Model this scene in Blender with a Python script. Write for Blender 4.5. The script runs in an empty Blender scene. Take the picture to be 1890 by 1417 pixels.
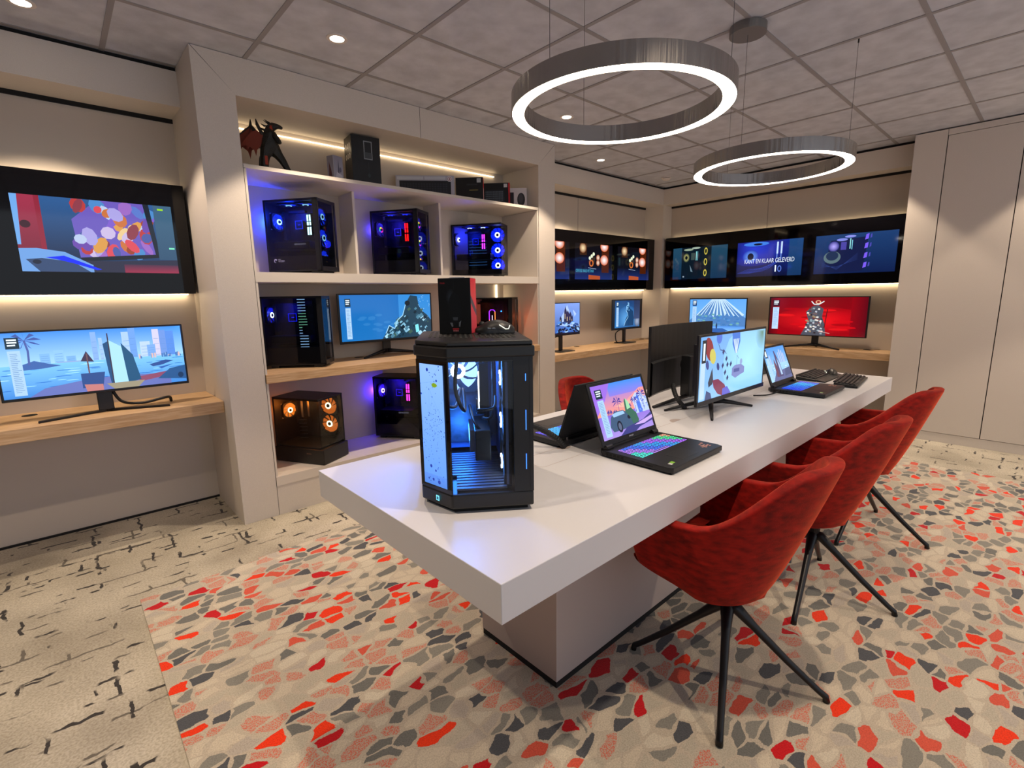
import bpy, bmesh, math, random
from mathutils import Vector, Matrix
SC = bpy.context.scene
COL = SC.collection
PI = math.pi
# ---------------------------------------------------------------- camera, world, exposure
def camera():
    f, yaw, pitch, roll = 916.3, .8321, .1763, -.0167
    F = Vector((math.cos(yaw)*math.cos(pitch), math.sin(yaw)*math.cos(pitch), -math.sin(pitch)))
    Rt = Vector((math.sin(yaw), -math.cos(yaw), 0)); U = Rt.cross(F)
    r = Rt*math.cos(roll)+U*math.sin(roll); u = -Rt*math.sin(roll)+U*math.cos(roll)
    cam = bpy.data.cameras.new('camera'); o = bpy.data.objects.new('camera', cam); COL.objects.link(o)
    cam.sensor_fit = 'HORIZONTAL'; cam.sensor_width = 36; cam.lens = 36*f/1890
    cam.clip_start = .02; cam.clip_end = 100
    m = Matrix((r, u, -F)).transposed().to_4x4(); m.translation = Vector((0, 0, 1.371))
    o.matrix_world = m; SC.camera = o
camera()
SC.view_settings.view_transform = 'Standard'; SC.view_settings.look = 'None'
SC.view_settings.gamma = 1; SC.view_settings.exposure = 0.45
SC.view_settings.use_curve_mapping = False
SC.cycles.use_denoising = True
SC.cycles.max_bounces = 8; SC.cycles.transparent_max_bounces = 16
SC.cycles.sample_clamp_indirect = 6
W = bpy.data.worlds.new('world'); SC.world = W; W.use_nodes = True
W.node_tree.nodes['Background'].inputs[0].default_value = (.82, .89, 1, 1)
W.node_tree.nodes['Background'].inputs[1].default_value = .66
SPOT_W = 74; RING_E = 10; LED_E = 11; SCR = .9

# ---------------------------------------------------------------- colours and materials
def lin(c):
    return tuple((x/12.92 if x <= .04045 else ((x+.055)/1.055)**2.4) for x in c)
def hx(s):
    return lin(tuple(int(s[i:i+2], 16)/255 for i in (0, 2, 4)))
MATS = {}
def mat(name, col='808080', rough=.5, metal=0, em=None, es=0, coat=0, spec=.5, sheen=0):
    if name in MATS: return MATS[name]
    m = bpy.data.materials.new(name); m.use_nodes = True
    b = m.node_tree.nodes['Principled BSDF']
    b.inputs['Base Color'].default_value = (*hx(col), 1)
    b.inputs['Roughness'].default_value = rough; b.inputs['Metallic'].default_value = metal
    b.inputs['Specular IOR Level'].default_value = spec
    b.inputs['Coat Weight'].default_value = coat; b.inputs['Sheen Weight'].default_value = sheen
    if em: b.inputs['Emission Color'].default_value = (*hx(em), 1); b.inputs['Emission Strength'].default_value = es
    MATS[name] = m; return m
def N(m, t, **k):
    n = m.node_tree.nodes.new(t)
    for a, v in k.items(): setattr(n, a, v)
    return n
def L(m, a, b): m.node_tree.links.new(a, b)
def bump(m, scale, strength, dist=.002, detail=4, vec=None, kind='noise'):
    n = N(m, 'ShaderNodeTexNoise'); n.inputs['Scale'].default_value = scale; n.inputs['Detail'].default_value = detail
    if vec: L(m, vec, n.inputs['Vector'])
    else:
        tc = N(m, 'ShaderNodeTexCoord'); L(m, tc.outputs['Object'], n.inputs['Vector'])
    b = N(m, 'ShaderNodeBump'); b.inputs['Strength'].default_value = strength; b.inputs['Distance'].default_value = dist
    L(m, n.outputs[0], b.inputs['Height']); L(m, b.outputs[0], m.node_tree.nodes['Principled BSDF'].inputs['Normal'])
def noisecol(m, c1, c2, scale, stretch=(1, 1, 1), lo=.35, hi=.65, detail=4):
    tc = N(m, 'ShaderNodeTexCoord'); mp = N(m, 'ShaderNodeMapping'); mp.inputs['Scale'].default_value = stretch
    n = N(m, 'ShaderNodeTexNoise'); n.inputs['Scale'].default_value = scale; n.inputs['Detail'].default_value = detail
    r = N(m, 'ShaderNodeValToRGB'); r.color_ramp.elements[0].position = lo; r.color_ramp.elements[1].position = hi
    r.color_ramp.elements[0].color = (*hx(c1), 1); r.color_ramp.elements[1].color = (*hx(c2), 1)
    L(m, tc.outputs['Object'], mp.inputs[0]); L(m, mp.outputs[0], n.inputs['Vector']); L(m, n.outputs[0], r.inputs[0])
    L(m, r.outputs[0], m.node_tree.nodes['Principled BSDF'].inputs['Base Color']); return r
def glow(name, col, s): return mat(name, '000000', .4, em=col, es=s)

M_panel = mat('beige_laminate', 'D8CFC5', .55); noisecol(M_panel, 'D2C9BF', 'DAD1C7', 300, (1, 1, 1), .3, .7, 2)
M_shelfl = mat('shelf_laminate', 'DAD1C6', .5)
M_back = mat('recess_laminate', 'C9BDAF', .6)
M_gap = mat('shadow_gap_black', '0B0A0A', .8)
M_black = mat('black_plastic', '141416', .4)
M_blackm = mat('black_powder_coat', '17171A', .38, .3)
M_case = mat('case_steel_black', '1A1B1F', .42, .2)
M_dark = mat('dark_inside', '0D0E12', .6)
M_boardm = mat('circuit_board', '16181D', .5); noisecol(M_boardm, '101216', '23262E', 40, (1, 1, 1), .45, .55, 2)
M_grey = mat('mid_grey_metal', '6F7278', .35, .8)
M_cable = mat('black_cable', '0E0E10', .5)
M_sleeve = mat('ribbed_black_sleeve', '121214', .55)
M_glossb = mat('black_glass_fascia', '060508', .05, 0, spec=.35)
M_bezel = mat('screen_bezel', '101014', .35)
M_white = mat('white_table_laminate', 'D4D3D6', .38); bump(M_white, 900, .04, .0005)
M_ped = mat('taupe_pedestal_laminate', 'B3A59F', .5)
M_steel = mat('brushed_steel', 'A8A4A0', .24, 1); M_can = mat('satin_canopy_metal', '8C8A88', .5, .9)
_tc = N(M_steel, 'ShaderNodeTexCoord'); _mp = N(M_steel, 'ShaderNodeMapping'); _mp.inputs['Scale'].default_value = (34, 34, .3); L(M_steel, _tc.outputs['Object'], _mp.inputs[0]); bump(M_steel, 1, .28, .03, 3, _mp.outputs[0])
M_diff = glow('ring_diffuser', 'FFF1DE', RING_E)
M_spotd = glow('downlight_disc', 'FFF0DC', 9)
M_led = glow('led_strip_warm', 'FFE3B8', LED_E)
M_led2 = glow('led_strip_shelf', 'FFE3B8', 4.5)
M_trimw = mat('white_trim', 'E4DED8', .4)
M_boxw = mat('white_carton', 'C9C6CC', .45)
M_boxb = mat('black_carton', '0F1013', .35)
M_red = mat('red_carton', 'C81E2C', .4)
M_wood = mat('oak_laminate', 'C9A67E', .5)
noisecol(M_wood, 'C29A6E', 'DCBB92', 7, (1.2, 16, 16), .35, .7, 5)
M_woody = M_wood.copy(); M_woody.name = 'oak_laminate_cross_grain'
for n in M_woody.node_tree.nodes:
    if n.type == 'MAPPING': n.inputs['Scale'].default_value = (16, 1.2, 16)

M_velvet = mat('red_velvet', '7E1010', .75, sheen=.9, spec=.2)
noisecol(M_velvet, '5E0907', 'A8180E', 24, (1, 1, 2.2), .28, .72, 8)
M_velvet.node_tree.nodes['Principled BSDF'].inputs['Sheen Tint'].default_value = (1, .16, .07, 1)
M_velvet.node_tree.nodes['Principled BSDF'].inputs['Sheen Roughness'].default_value = .35
bump(M_velvet, 260, .25, .002)

def ceiling_mat():
    m = mat('mineral_ceiling_tile', '9C9A9C', .9); noisecol(m, 'B9BEC8', 'D0D5DF', 9, (1, 1, 1), .3, .7, 10); bump(m, 90, .3, .003, 6); return m
M_ceil = ceiling_mat()
M_tbar = mat('ceiling_grid_grey', '98979A', .6)
def tinted(name, col, tint, rough=.02):
    m = bpy.data.materials.new(name); m.use_nodes = True; nt = m.node_tree; nt.nodes.clear()
    o = nt.nodes.new('ShaderNodeOutputMaterial'); t = nt.nodes.new('ShaderNodeBsdfTransparent'); g = nt.nodes.new('ShaderNodeBsdfGlossy')
    t.inputs[0].default_value = (*[c*tint for c in col], 1); g.inputs['Roughness'].default_value = rough
    fr = nt.nodes.new('ShaderNodeFresnel'); fr.inputs[0].default_value = 1.45; mx = nt.nodes.new('ShaderNodeMixShader')
    ge = nt.nodes.new('ShaderNodeNewGeometry'); fb = nt.nodes.new('ShaderNodeMath'); fb.operation = 'SUBTRACT'; fb.inputs[0].default_value = 1; nt.links.new(ge.outputs['Backfacing'], fb.inputs[1])
    ff = nt.nodes.new('ShaderNodeMath'); ff.operation = 'MULTIPLY'; nt.links.new(fr.outputs[0], ff.inputs[0]); nt.links.new(fb.outputs[0], ff.inputs[1])
    nt.links.new(ff.outputs[0], mx.inputs[0]); nt.links.new(t.outputs[0], mx.inputs[1]); nt.links.new(g.outputs[0], mx.inputs[2]); nt.links.new(mx.outputs[0], o.inputs[0])
    return m
M_glass = tinted('tinted_side_glass', (.9, .9, 1), .62)
M_clear = tinted('clear_front_glass', (.92, .95, 1), .85)
M_smoke = tinted('smoked_front_glass', (1, 1, 1), .35)

def floor_mat():
    m = mat('cream_crackle_carpet', 'BFB29B', .95, spec=.1, sheen=.2); nt = m.node_tree; b = nt.nodes['Principled BSDF']
    tc = N(m, 'ShaderNodeTexCoord')
    n1 = N(m, 'ShaderNodeTexNoise'); n1.inputs['Scale'].default_value = 2.2; n1.inputs['Detail'].default_value = 3
    n2 = N(m, 'ShaderNodeTexNoise'); n2.inputs['Scale'].default_value = 120; n2.inputs['Detail'].default_value = 5
    L(m, tc.outputs['Object'], n1.inputs['Vector']); L(m, tc.outputs['Object'], n2.inputs['Vector'])
    r = N(m, 'ShaderNodeValToRGB'); e = r.color_ramp.elements; e[0].position = .3; e[1].position = .72
    e[0].color = (*hx('A39A88'), 1); e[1].color = (*hx('D5CCB8'), 1); L(m, n1.outputs[0], r.inputs[0])
    mx = N(m, 'ShaderNodeMix', data_type='RGBA', blend_type='MULTIPLY'); mx.inputs[0].default_value = .55
    r2 = N(m, 'ShaderNodeValToRGB'); r2.color_ramp.elements[0].position = .35; r2.color_ramp.elements[0].color = (.5, .47, .42, 1); r2.color_ramp.elements[1].position = .6
    L(m, n2.outputs[0], r2.inputs[0]); L(m, r.outputs[0], mx.inputs[6]); L(m, r2.outputs[0], mx.inputs[7])
    # jagged warp so the lines wander
    nw = N(m, 'ShaderNodeTexNoise'); nw.inputs['Scale'].default_value = 16; nw.inputs['Detail'].default_value = 3; L(m, tc.outputs['Object'], nw.inputs['Vector'])
    sub = N(m, 'ShaderNodeVectorMath', operation='SUBTRACT'); sub.inputs[1].default_value = (.5, .5, .5); L(m, nw.outputs['Color'], sub.inputs[0])
    sc = N(m, 'ShaderNodeVectorMath', operation='SCALE'); sc.inputs['Scale'].default_value = .045; L(m, sub.outputs[0], sc.inputs[0])
    add = N(m, 'ShaderNodeVectorMath', operation='ADD'); L(m, tc.outputs['Object'], add.inputs[0]); L(m, sc.outputs[0], add.inputs[1])
    cur = mx.outputs[2]
    for (bw, rh, mo, off, sq, ms, thr, dark) in ((.34, .17, .008, 0, (0, 0, 0), 8, .56, '3A3632'), (.44, .12, .006, .3, (.13, .07, 0), 6, .565, '6A6358'), (.21, .29, .007, .4, (.4, .21, 0), 9, .575, '3A3632')):
        br = N(m, 'ShaderNodeTexBrick'); br.offset = off; br.inputs['Scale'].default_value = 1
        br.inputs['Brick Width'].default_value = bw; br.inputs['Row Height'].default_value = rh; br.inputs['Mortar Size'].default_value = mo; br.inputs['Mortar Smooth'].default_value = .2
        mp = N(m, 'ShaderNodeMapping'); mp.inputs['Location'].default_value = sq; L(m, add.outputs[0], mp.inputs[0]); L(m, mp.outputs[0], br.inputs['Vector'])
        nm = N(m, 'ShaderNodeTexNoise'); nm.inputs['Scale'].default_value = ms; nm.inputs['Detail'].default_value = 2
        mp2 = N(m, 'ShaderNodeMapping'); mp2.inputs['Location'].default_value = (sq[1]*40+3, 7, bw*30); L(m, tc.outputs['Object'], mp2.inputs[0]); L(m, mp2.outputs[0], nm.inputs['Vector'])
        rr = N(m, 'ShaderNodeValToRGB'); rr.color_ramp.elements[0].position = thr-.02; rr.color_ramp.elements[1].position = thr+.02; L(m, nm.outputs[0], rr.inputs[0])
        mu = N(m, 'ShaderNodeMath', operation='MULTIPLY'); L(m, br.outputs['Fac'], mu.inputs[0]); L(m, rr.outputs[0], mu.inputs[1])
        mm = N(m, 'ShaderNodeMix', data_type='RGBA'); L(m, mu.outputs[0], mm.inputs[0]); L(m, cur, mm.inputs[6]); mm.inputs[7].default_value = (*hx(dark), 1); cur = mm.outputs[2]
    L(m, cur, b.inputs['Base Color'])
    bp = N(m, 'ShaderNodeBump'); bp.inputs['Strength'].default_value = .5; bp.inputs['Distance'].default_value = .004; L(m, n2.outputs[0], bp.inputs['Height']); L(m, bp.outputs[0], b.inputs['Normal'])
    return m
def rug_mat():
    m = mat('pebble_pattern_carpet', 'BFB29B', .95, spec=.1, sheen=.2); nt = m.node_tree; b = nt.nodes['Principled BSDF']
    tc = N(m, 'ShaderNodeTexCoord')
    mp = N(m, 'ShaderNodeMapping'); mp.inputs['Rotation'].default_value = (0, 0, .18); mp.inputs['Scale'].default_value = (12.5, 20, 1); L(m, tc.outputs['Object'], mp.inputs[0])
    nw = N(m, 'ShaderNodeTexNoise'); nw.inputs['Scale'].default_value = .6; nw.inputs['Detail'].default_value = 2; L(m, mp.outputs[0], nw.inputs['Vector'])
    sub = N(m, 'ShaderNodeVectorMath', operation='SUBTRACT'); sub.inputs[1].default_value = (.5, .5, .5); L(m, nw.outputs['Color'], sub.inputs[0])
    sc = N(m, 'ShaderNodeVectorMath', operation='SCALE'); sc.inputs['Scale'].default_value = 1.1; L(m, sub.outputs[0], sc.inputs[0])
    ad = N(m, 'ShaderNodeVectorMath', operation='ADD'); L(m, mp.outputs[0], ad.inputs[0]); L(m, sc.outputs[0], ad.inputs[1])
    nf = N(m, 'ShaderNodeTexNoise'); nf.inputs['Scale'].default_value = 14; nf.inputs['Detail'].default_value = 2; L(m, mp.outputs[0], nf.inputs['Vector'])
    sub2 = N(m, 'ShaderNodeVectorMath', operation='SUBTRACT'); sub2.inputs[1].default_value = (.5, .5, .5); L(m, nf.outputs['Color'], sub2.inputs[0])
    sc2 = N(m, 'ShaderNodeVectorMath', operation='SCALE'); sc2.inputs['Scale'].default_value = .10; L(m, sub2.outputs[0], sc2.inputs[0])
    ad2 = N(m, 'ShaderNodeVectorMath', operation='ADD'); L(m, ad.outputs[0], ad2.inputs[0]); L(m, sc2.outputs[0], ad2.inputs[1])
    v = N(m, 'ShaderNodeTexVoronoi', voronoi_dimensions='2D'); v.inputs['Scale'].default_value = 1; L(m, ad2.outputs[0], v.inputs['Vector'])
    ve = N(m, 'ShaderNodeTexVoronoi', voronoi_dimensions='2D', feature='DISTANCE_TO_EDGE'); ve.inputs['Scale'].default_value = 1; L(m, ad2.outputs[0], ve.inputs['Vector'])
    sp = N(m, 'ShaderNodeSeparateColor'); L(m, v.outputs['Color'], sp.inputs[0])
    r = N(m, 'ShaderNodeValToRGB'); r.color_ramp.interpolation = 'CONSTANT'
    stops = [(0, 'CFC3AE'), (.18, '8B8980'), (.33, 'BDB4A2'), (.46, '74746F'), (.58, 'D2C8B4'), (.68, '54565A'), (.76, 'F23A0C'), (.83, 'C8121A'), (.88, 'B9AFA2'), (.96, 'D85A44')]
    el = r.color_ramp.elements; el[0].position = 0; el[0].color = (*hx(stops[0][1]), 1); el[1].position = stops[1][0]; el[1].color = (*hx(stops[1][1]), 1)
    for p, c in stops[2:]:
        x = el.new(p); x.color = (*hx(c), 1)
    L(m, sp.outputs[0], r.inputs[0])
    fine = N(m, 'ShaderNodeTexNoise'); fine.inputs['Scale'].default_value = 230; fine.inputs['Detail'].default_value = 4; L(m, tc.outputs['Object'], fine.inputs['Vector'])
    # speckled cells: cream and red pile mixed
    cell2 = N(m, 'ShaderNodeMath', operation='GREATER_THAN'); cell2.inputs[1].default_value = .82; L(m, sp.outputs[1], cell2.inputs[0])
    fr = N(m, 'ShaderNodeValToRGB'); fr.color_ramp.elements[0].position = .44; fr.color_ramp.elements[1].position = .56; L(m, fine.outputs[0], fr.inputs[0])
    spk = N(m, 'ShaderNodeMix', data_type='RGBA'); L(m, fr.outputs[0], spk.inputs[0]); spk.inputs[6].default_value = (*hx('C8B9A4'), 1); spk.inputs[7].default_value = (*hx('CF6A55'), 1)
    m1 = N(m, 'ShaderNodeMix', data_type='RGBA'); L(m, cell2.outputs[0], m1.inputs[0]); L(m, r.outputs[0], m1.inputs[6]); L(m, spk.outputs[2], m1.inputs[7])
    # gap colour
    gr = N(m, 'ShaderNodeValToRGB'); gr.color_ramp.elements[0].position = .05; gr.color_ramp.elements[1].position = .065
    gw = N(m, 'ShaderNodeTexNoise'); gw.inputs['Scale'].default_value = 1.3; gw.inputs['Detail'].default_value = 1; L(m, ad.outputs[0], gw.inputs['Vector'])
    gm = N(m, 'ShaderNodeMath', operation='MULTIPLY_ADD'); gm.inputs[1].default_value = -.30; gm.inputs[2].default_value = .11; L(m, gw.outputs[0], gm.inputs[0])
    ga = N(m, 'ShaderNodeMath', operation='ADD'); L(m, gm.outputs[0], ga.inputs[0]); L(m, ve.outputs['Distance'], ga.inputs[1]); L(m, ga.outputs[0], gr.inputs[0])
    m2 = N(m, 'ShaderNodeMix', data_type='RGBA'); L(m, gr.outputs[0], m2.inputs[0]); m2.inputs[6].default_value = (*hx('C3B7A4'), 1); L(m, m1.outputs[2], m2.inputs[7])
    fd = N(m, 'ShaderNodeValToRGB'); fd.color_ramp.elements[0].position = .3; fd.color_ramp.elements[0].color = (.55, .55, .55, 1); fd.color_ramp.elements[1].position = .62; L(m, fine.outputs[0], fd.inputs[0])
    m3 = N(m, 'ShaderNodeMix', data_type='RGBA', blend_type='MULTIPLY'); m3.inputs[0].default_value = .6; L(m, m2.outputs[2], m3.inputs[6]); L(m, fd.outputs[0], m3.inputs[7])
    L(m, m3.outputs[2], b.inputs['Base Color'])
    bp = N(m, 'ShaderNodeBump'); bp.inputs['Strength'].default_value = .5; bp.inputs['Distance'].default_value = .004; L(m, fine.outputs[0], bp.inputs['Height']); L(m, bp.outputs[0], b.inputs['Normal'])
    return m
M_floor = floor_mat(); M_rug = rug_mat()
def attr_mat(name, strength, rough=.12, coat=0):
    m = mat(name, '050506', rough, coat=coat); a = N(m, 'ShaderNodeAttribute'); a.attribute_name = 'Col'
    b = m.node_tree.nodes['Principled BSDF']; L(m, a.outputs['Color'], b.inputs['Emission Color']); b.inputs['Emission Strength'].default_value = strength; return m
M_scr = attr_mat('lit_screen', 1.0*SCR); M_scrtv = attr_mat('lit_screen_behind_glass', .9*SCR, .06); M_keys = attr_mat('backlit_keys', 1.5, .5)
def print_mat():
    m = mat('printed_card', '808080', .4); a = N(m, 'ShaderNodeAttribute'); a.attribute_name = 'Col'
    L(m, a.outputs['Color'], m.node_tree.nodes['Principled BSDF'].inputs['Base Color']); return m
M_print = print_mat()

# ---------------------------------------------------------------- mesh helpers
class MB:
    def __init__(s): s.v = []; s.f = []; s.m = []; s.c = []; s.k = 0; s.X = Matrix.Identity(4)
    def at(s, *a): s.X = Matrix.Translation(a) if len(a) == 3 else a[0]; return s
    def add(s, vs, fs):
        b = len(s.v); s.v += [s.X @ Vector(p) for p in vs]; s.f += [[b+i for i in f] for f in fs]; s.m += [s.k]*len(fs); return s
    def box(s, x0, x1, y0, y1, z0, z1):
        v = [(x, y, z) for z in (z0, z1) for y in (y0, y1) for x in (x0, x1)]
        return s.add(v, [(0, 2, 3, 1), (4, 5, 7, 6), (0, 1, 5, 4), (2, 6, 7, 3), (0, 4, 6, 2), (1, 3, 7, 5)])
    def prism(s, pts, z0, z1):
        n = len(pts); v = [(x, y, z0) for x, y in pts]+[(x, y, z1) for x, y in pts]
        a = sum(pts[i][0]*pts[(i+1) % n][1]-pts[(i+1) % n][0]*pts[i][1] for i in range(n))
        f = [[(i+1) % n, i, n+i, n+(i+1) % n][::-1] for i in range(n)]+[list(range(n))[::-1], list(range(n, 2*n))]
        if a < 0: f = [q[::-1] for q in f]
        return s.add(v, f)
    def tube(s, path, rad, n=8, cap=True):
        path = [Vector(p) for p in path]; rings = []
        if not hasattr(rad, '__len__'): rad = [rad]*len(path)
        up = None
        for i, p in enumerate(path):
            d = (path[min(i+1, len(path)-1)]-path[max(i-1, 0)]).normalized()
            if up is None: up = Vector((0, 0, 1)) if abs(d.z) < .9 else Vector((1, 0, 0))
            a = d.cross(up).normalized(); up = a.cross(d).normalized()
            rings.append([p+(a*math.cos(t*2*PI/n)+up*math.sin(t*2*PI/n))*rad[i] for t in range(n)])
        vs = [q for r in rings for q in r]; fs = []
        for i in range(len(path)-1):
            for j in range(n): fs.append((i*n+j, i*n+(j+1) % n, (i+1)*n+(j+1) % n, (i+1)*n+j))
        if cap: fs += [tuple(range(n))[::-1], tuple(range((len(path)-1)*n, len(path)*n))]
        return s.add(vs, fs)
    def cyl(s, c, r, h, n=24, r2=None):
        x, y, z = c; r2 = r if r2 is None else r2
        v = [(x+r*math.cos(t*2*PI/n), y+r*math.sin(t*2*PI/n), z) for t in range(n)]+[(x+r2*math.cos(t*2*PI/n), y+r2*math.sin(t*2*PI/n), z+h) for t in range(n)]
        return s.add(v, [(i, (i+1) % n, n+(i+1) % n, n+i) for i in range(n)]+[tuple(range(n))[::-1], tuple(range(n, 2*n))])
    def ring(s, c, r0, r1, z0, z1, n=64, faces='oitb'):
        x, y, z = c; v = []
        for r, zz in ((r0, z0), (r1, z0), (r1, z1), (r0, z1)): v += [(x+r*math.cos(t*2*PI/n), y+r*math.sin(t*2*PI/n), z+zz) for t in range(n)]
        f = []
        for i in range(n):
            j = (i+1) % n
            if 'b' in faces: f.append((i, j, n+j, n+i))
            if 'o' in faces: f.append((n+i, n+j, 2*n+j, 2*n+i))
            if 't' in faces: f.append((2*n+i, 2*n+j, 3*n+j, 3*n+i))
            if 'i' in faces: f.append((3*n+i, 3*n+j, j, i))
        return s.add(v, f)
    def grid(s, rows, closed=False):
        n = len(rows[0]); v = [p for r in rows for p in r]; f = []
        for i in range(len(rows)-1):
            for j in range(n if closed else n-1): f.append((i*n+j, i*n+(j+1) % n, (i+1)*n+(j+1) % n, (i+1)*n+j))
        return s.add(v, f)
    def build(s, name, mats, parent=None, bevel=0, smooth=False, sub=0, loc=None, fix=False):
        me = bpy.data.meshes.new(name); me.from_pydata([tuple(p) for p in s.v], [], s.f)
        for m in (mats if isinstance(mats, (list, tuple)) else [mats]): me.materials.append(m)
        me.polygons.foreach_set('material_index', s.m)
        if fix:
            b = bmesh.new(); b.from_mesh(me); bmesh.ops.remove_doubles(b, verts=b.verts, dist=1e-5); bmesh.ops.recalc_face_normals(b, faces=b.faces); b.to_mesh(me); b.free()
        if smooth: me.polygons.foreach_set('use_smooth', [True]*len(me.polygons))
        o = bpy.data.objects.new(name, me); COL.objects.link(o)
        if parent: o.parent = parent
        if loc: o.location = loc
        if sub:
            d = o.modifiers.new('sub', 'SUBSURF'); d.levels = sub; d.render_levels = sub
        if bevel:
            d = o.modifiers.new('bevel', 'BEVEL'); d.width = bevel; d.segments = 2; d.limit_method = 'ANGLE'; d.harden_normals = False
        return o
def box(name, x0, x1, y0, y1, z0, z1, m, parent=None, bevel=0): return MB().box(x0, x1, y0, y1, z0, z1).build(name, m, parent, bevel)
def tag(o, label, cat, group=None):
    o['label'] = label; o['category'] = cat
    if group: o['group'] = group
    return o
def thing(name, label, cat, loc=(0, 0, 0), rotz=0, group=None):
    o = bpy.data.objects.new(name, None); COL.objects.link(o); o.location = loc; o.rotation_euler = (0, 0, rotz); o.empty_display_size = .1
    return tag(o, label, cat, group)
def struct(o): o['kind'] = 'structure'; return o
def copy_tree(o, parent=None):
    c = o.copy(); COL.objects.link(c); c.parent = parent
    for ch in list(o.children): copy_tree(ch, c)
    return c
# text outlines as polygons
def text_polys(txt, bold=.0):
    cu = bpy.data.curves.new('t', 'FONT'); cu.body = txt; cu.size = 1; cu.offset = bold; cu.resolution_u = 3; cu.fill_mode = 'FRONT'
    ob = bpy.data.objects.new('t', cu); COL.objects.link(ob); bpy.context.view_layer.update()
    me = ob.to_mesh(); ps = [[(me.vertices[i].co.x, me.vertices[i].co.y) for i in p.vertices] for p in me.polygons]
    ob.to_mesh_clear(); bpy.data.objects.remove(ob); bpy.data.curves.remove(cu)
    xs = [x for p in ps for x, y in p]; ys = [y for p in ps for x, y in p]
    x0, x1, y0, y1 = min(xs), max(xs), min(ys), max(ys)
    return [[((x-x0)/(x1-x0), (y-y0)/(y1-y0)) for x, y in p] for p in ps]
class Pic:
    """flat picture of coloured polygons, u right 0..1, v up 0..1"""
    def __init__(s, w, h): s.w = w; s.h = h; s.P = []; s.lay = 0
    def poly(s, pts, c, new=True):
        if new: s.lay += 1
        cs = [hx(c)]*len(pts) if isinstance(c, str) else [hx(x) for x in c]
        pts = [(min(max(u, 0), 1), min(max(v, 0), 1)) for u, v in pts]
        s.P.append((pts, cs, s.lay)); return s
    def rect(s, u0, v0, u1, v1, c): return s.poly([(u0, v0), (u1, v0), (u1, v1), (u0, v1)], c)
    def grad(s, u0, v0, u1, v1, cb, ct): return s.poly([(u0, v0), (u1, v0), (u1, v1), (u0, v1)], (cb, cb, ct, ct))
    def hgrad(s, u0, v0, u1, v1, cl, cr): return s.poly([(u0, v0), (u1, v0), (u1, v1), (u0, v1)], (cl, cr, cr, cl))
    def ell(s, u, v, ru, rv, c, n=18, rot=0):
        return s.poly([(u+(ru*math.cos(t*2*PI/n)*math.cos(rot)-rv*math.sin(t*2*PI/n)*math.sin(rot)*s.h/s.w), v+(ru*math.cos(t*2*PI/n)*math.sin(rot)*s.w/s.h+rv*math.sin(t*2*PI/n)*math.cos(rot))) for t in range(n)], c)
    def glowell(s, u, v, ru, rv, cc, ce, n=20):
        s.lay += 1
        for t in range(n):
            a, b = t*2*PI/n, (t+1)*2*PI/n
            s.poly([(u, v), (u+ru*math.cos(a), v+rv*math.sin(a)), (u+ru*math.cos(b), v+rv*math.sin(b))], (cc, ce, ce), False)
        return s
    def line(s, pts, w, c):
        s.lay += 1; a = s.w/s.h
        for (u0, v0), (u1, v1) in zip(pts, pts[1:]):
            dx, dy = (u1-u0)*a, v1-v0; l = math.hypot(dx, dy) or 1; nx, ny = -dy/l*w/2/a, dx/l*w/2
            s.poly([(u0-nx, v0-ny), (u1-nx, v1-ny), (u1+nx, v1+ny), (u0+nx, v0+ny)], c, False)
        return s
    def text(s, txt, u, v, w, h, c, bold=.02, shear=0, flip=False):
        s.lay += 1
        for p in text_polys(txt, bold):
            s.poly([(u+(((1-x) if flip else x)*w+y*shear*w), v+y*h) for x, y in p], c, False)
        return s
    def sidebar(s, u=.03, w=.075, v0=.06, v1=.93, dark='0B2A3C', light='A9CCF2'):
        s.rect(u, v1-.17, u+w, v1, dark)
        for k in range(3): s.rect(u+w*.15, v1-.045-.04*k, u+w*(.85-.12*(k == 2)), v1-.022-.04*k, 'E6F4FF')
        s.rect(u+w*.05, v0, u+w*.97, v1-.2, light)
        r = random.Random(int(s.w*1000)+int(u*100))
        v = v1-.25
        while v > v0+.05:
            s.rect(u+w*.2, v, u+w*(.6+.3*r.random()), v+.008, '6E93BE'); v -= .028
        return s
    def build(s, name, parent, m, loc=(0, 0, 0), rot=None, curve=0, dz=.00004):
        v = []; f = []; cols = []
        for pts, cs, lay in s.P:
            b = len(v)
            for (u, w_) in pts:
                x = (u-.5)*s.w; v.append((x, -lay*dz-curve*(x/(s.w/2))**2, w_*s.h))
            f.append(list(range(b, b+len(pts)))); cols += cs
        if curve:  # split wide faces is left to the background strips of the caller
            pass
        me = bpy.data.meshes.new(name); me.from_pydata(v, [], f); me.materials.append(m)
        at = me.color_attributes.new('Col', 'FLOAT_COLOR', 'CORNER')
        at.data.foreach_set('color', [x for c in cols for x in (*c, 1)])
        o = bpy.data.objects.new(name, me); COL.objects.link(o); o.parent = parent; o.location = loc
        if rot: o.rotation_euler = rot
        return o

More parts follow.
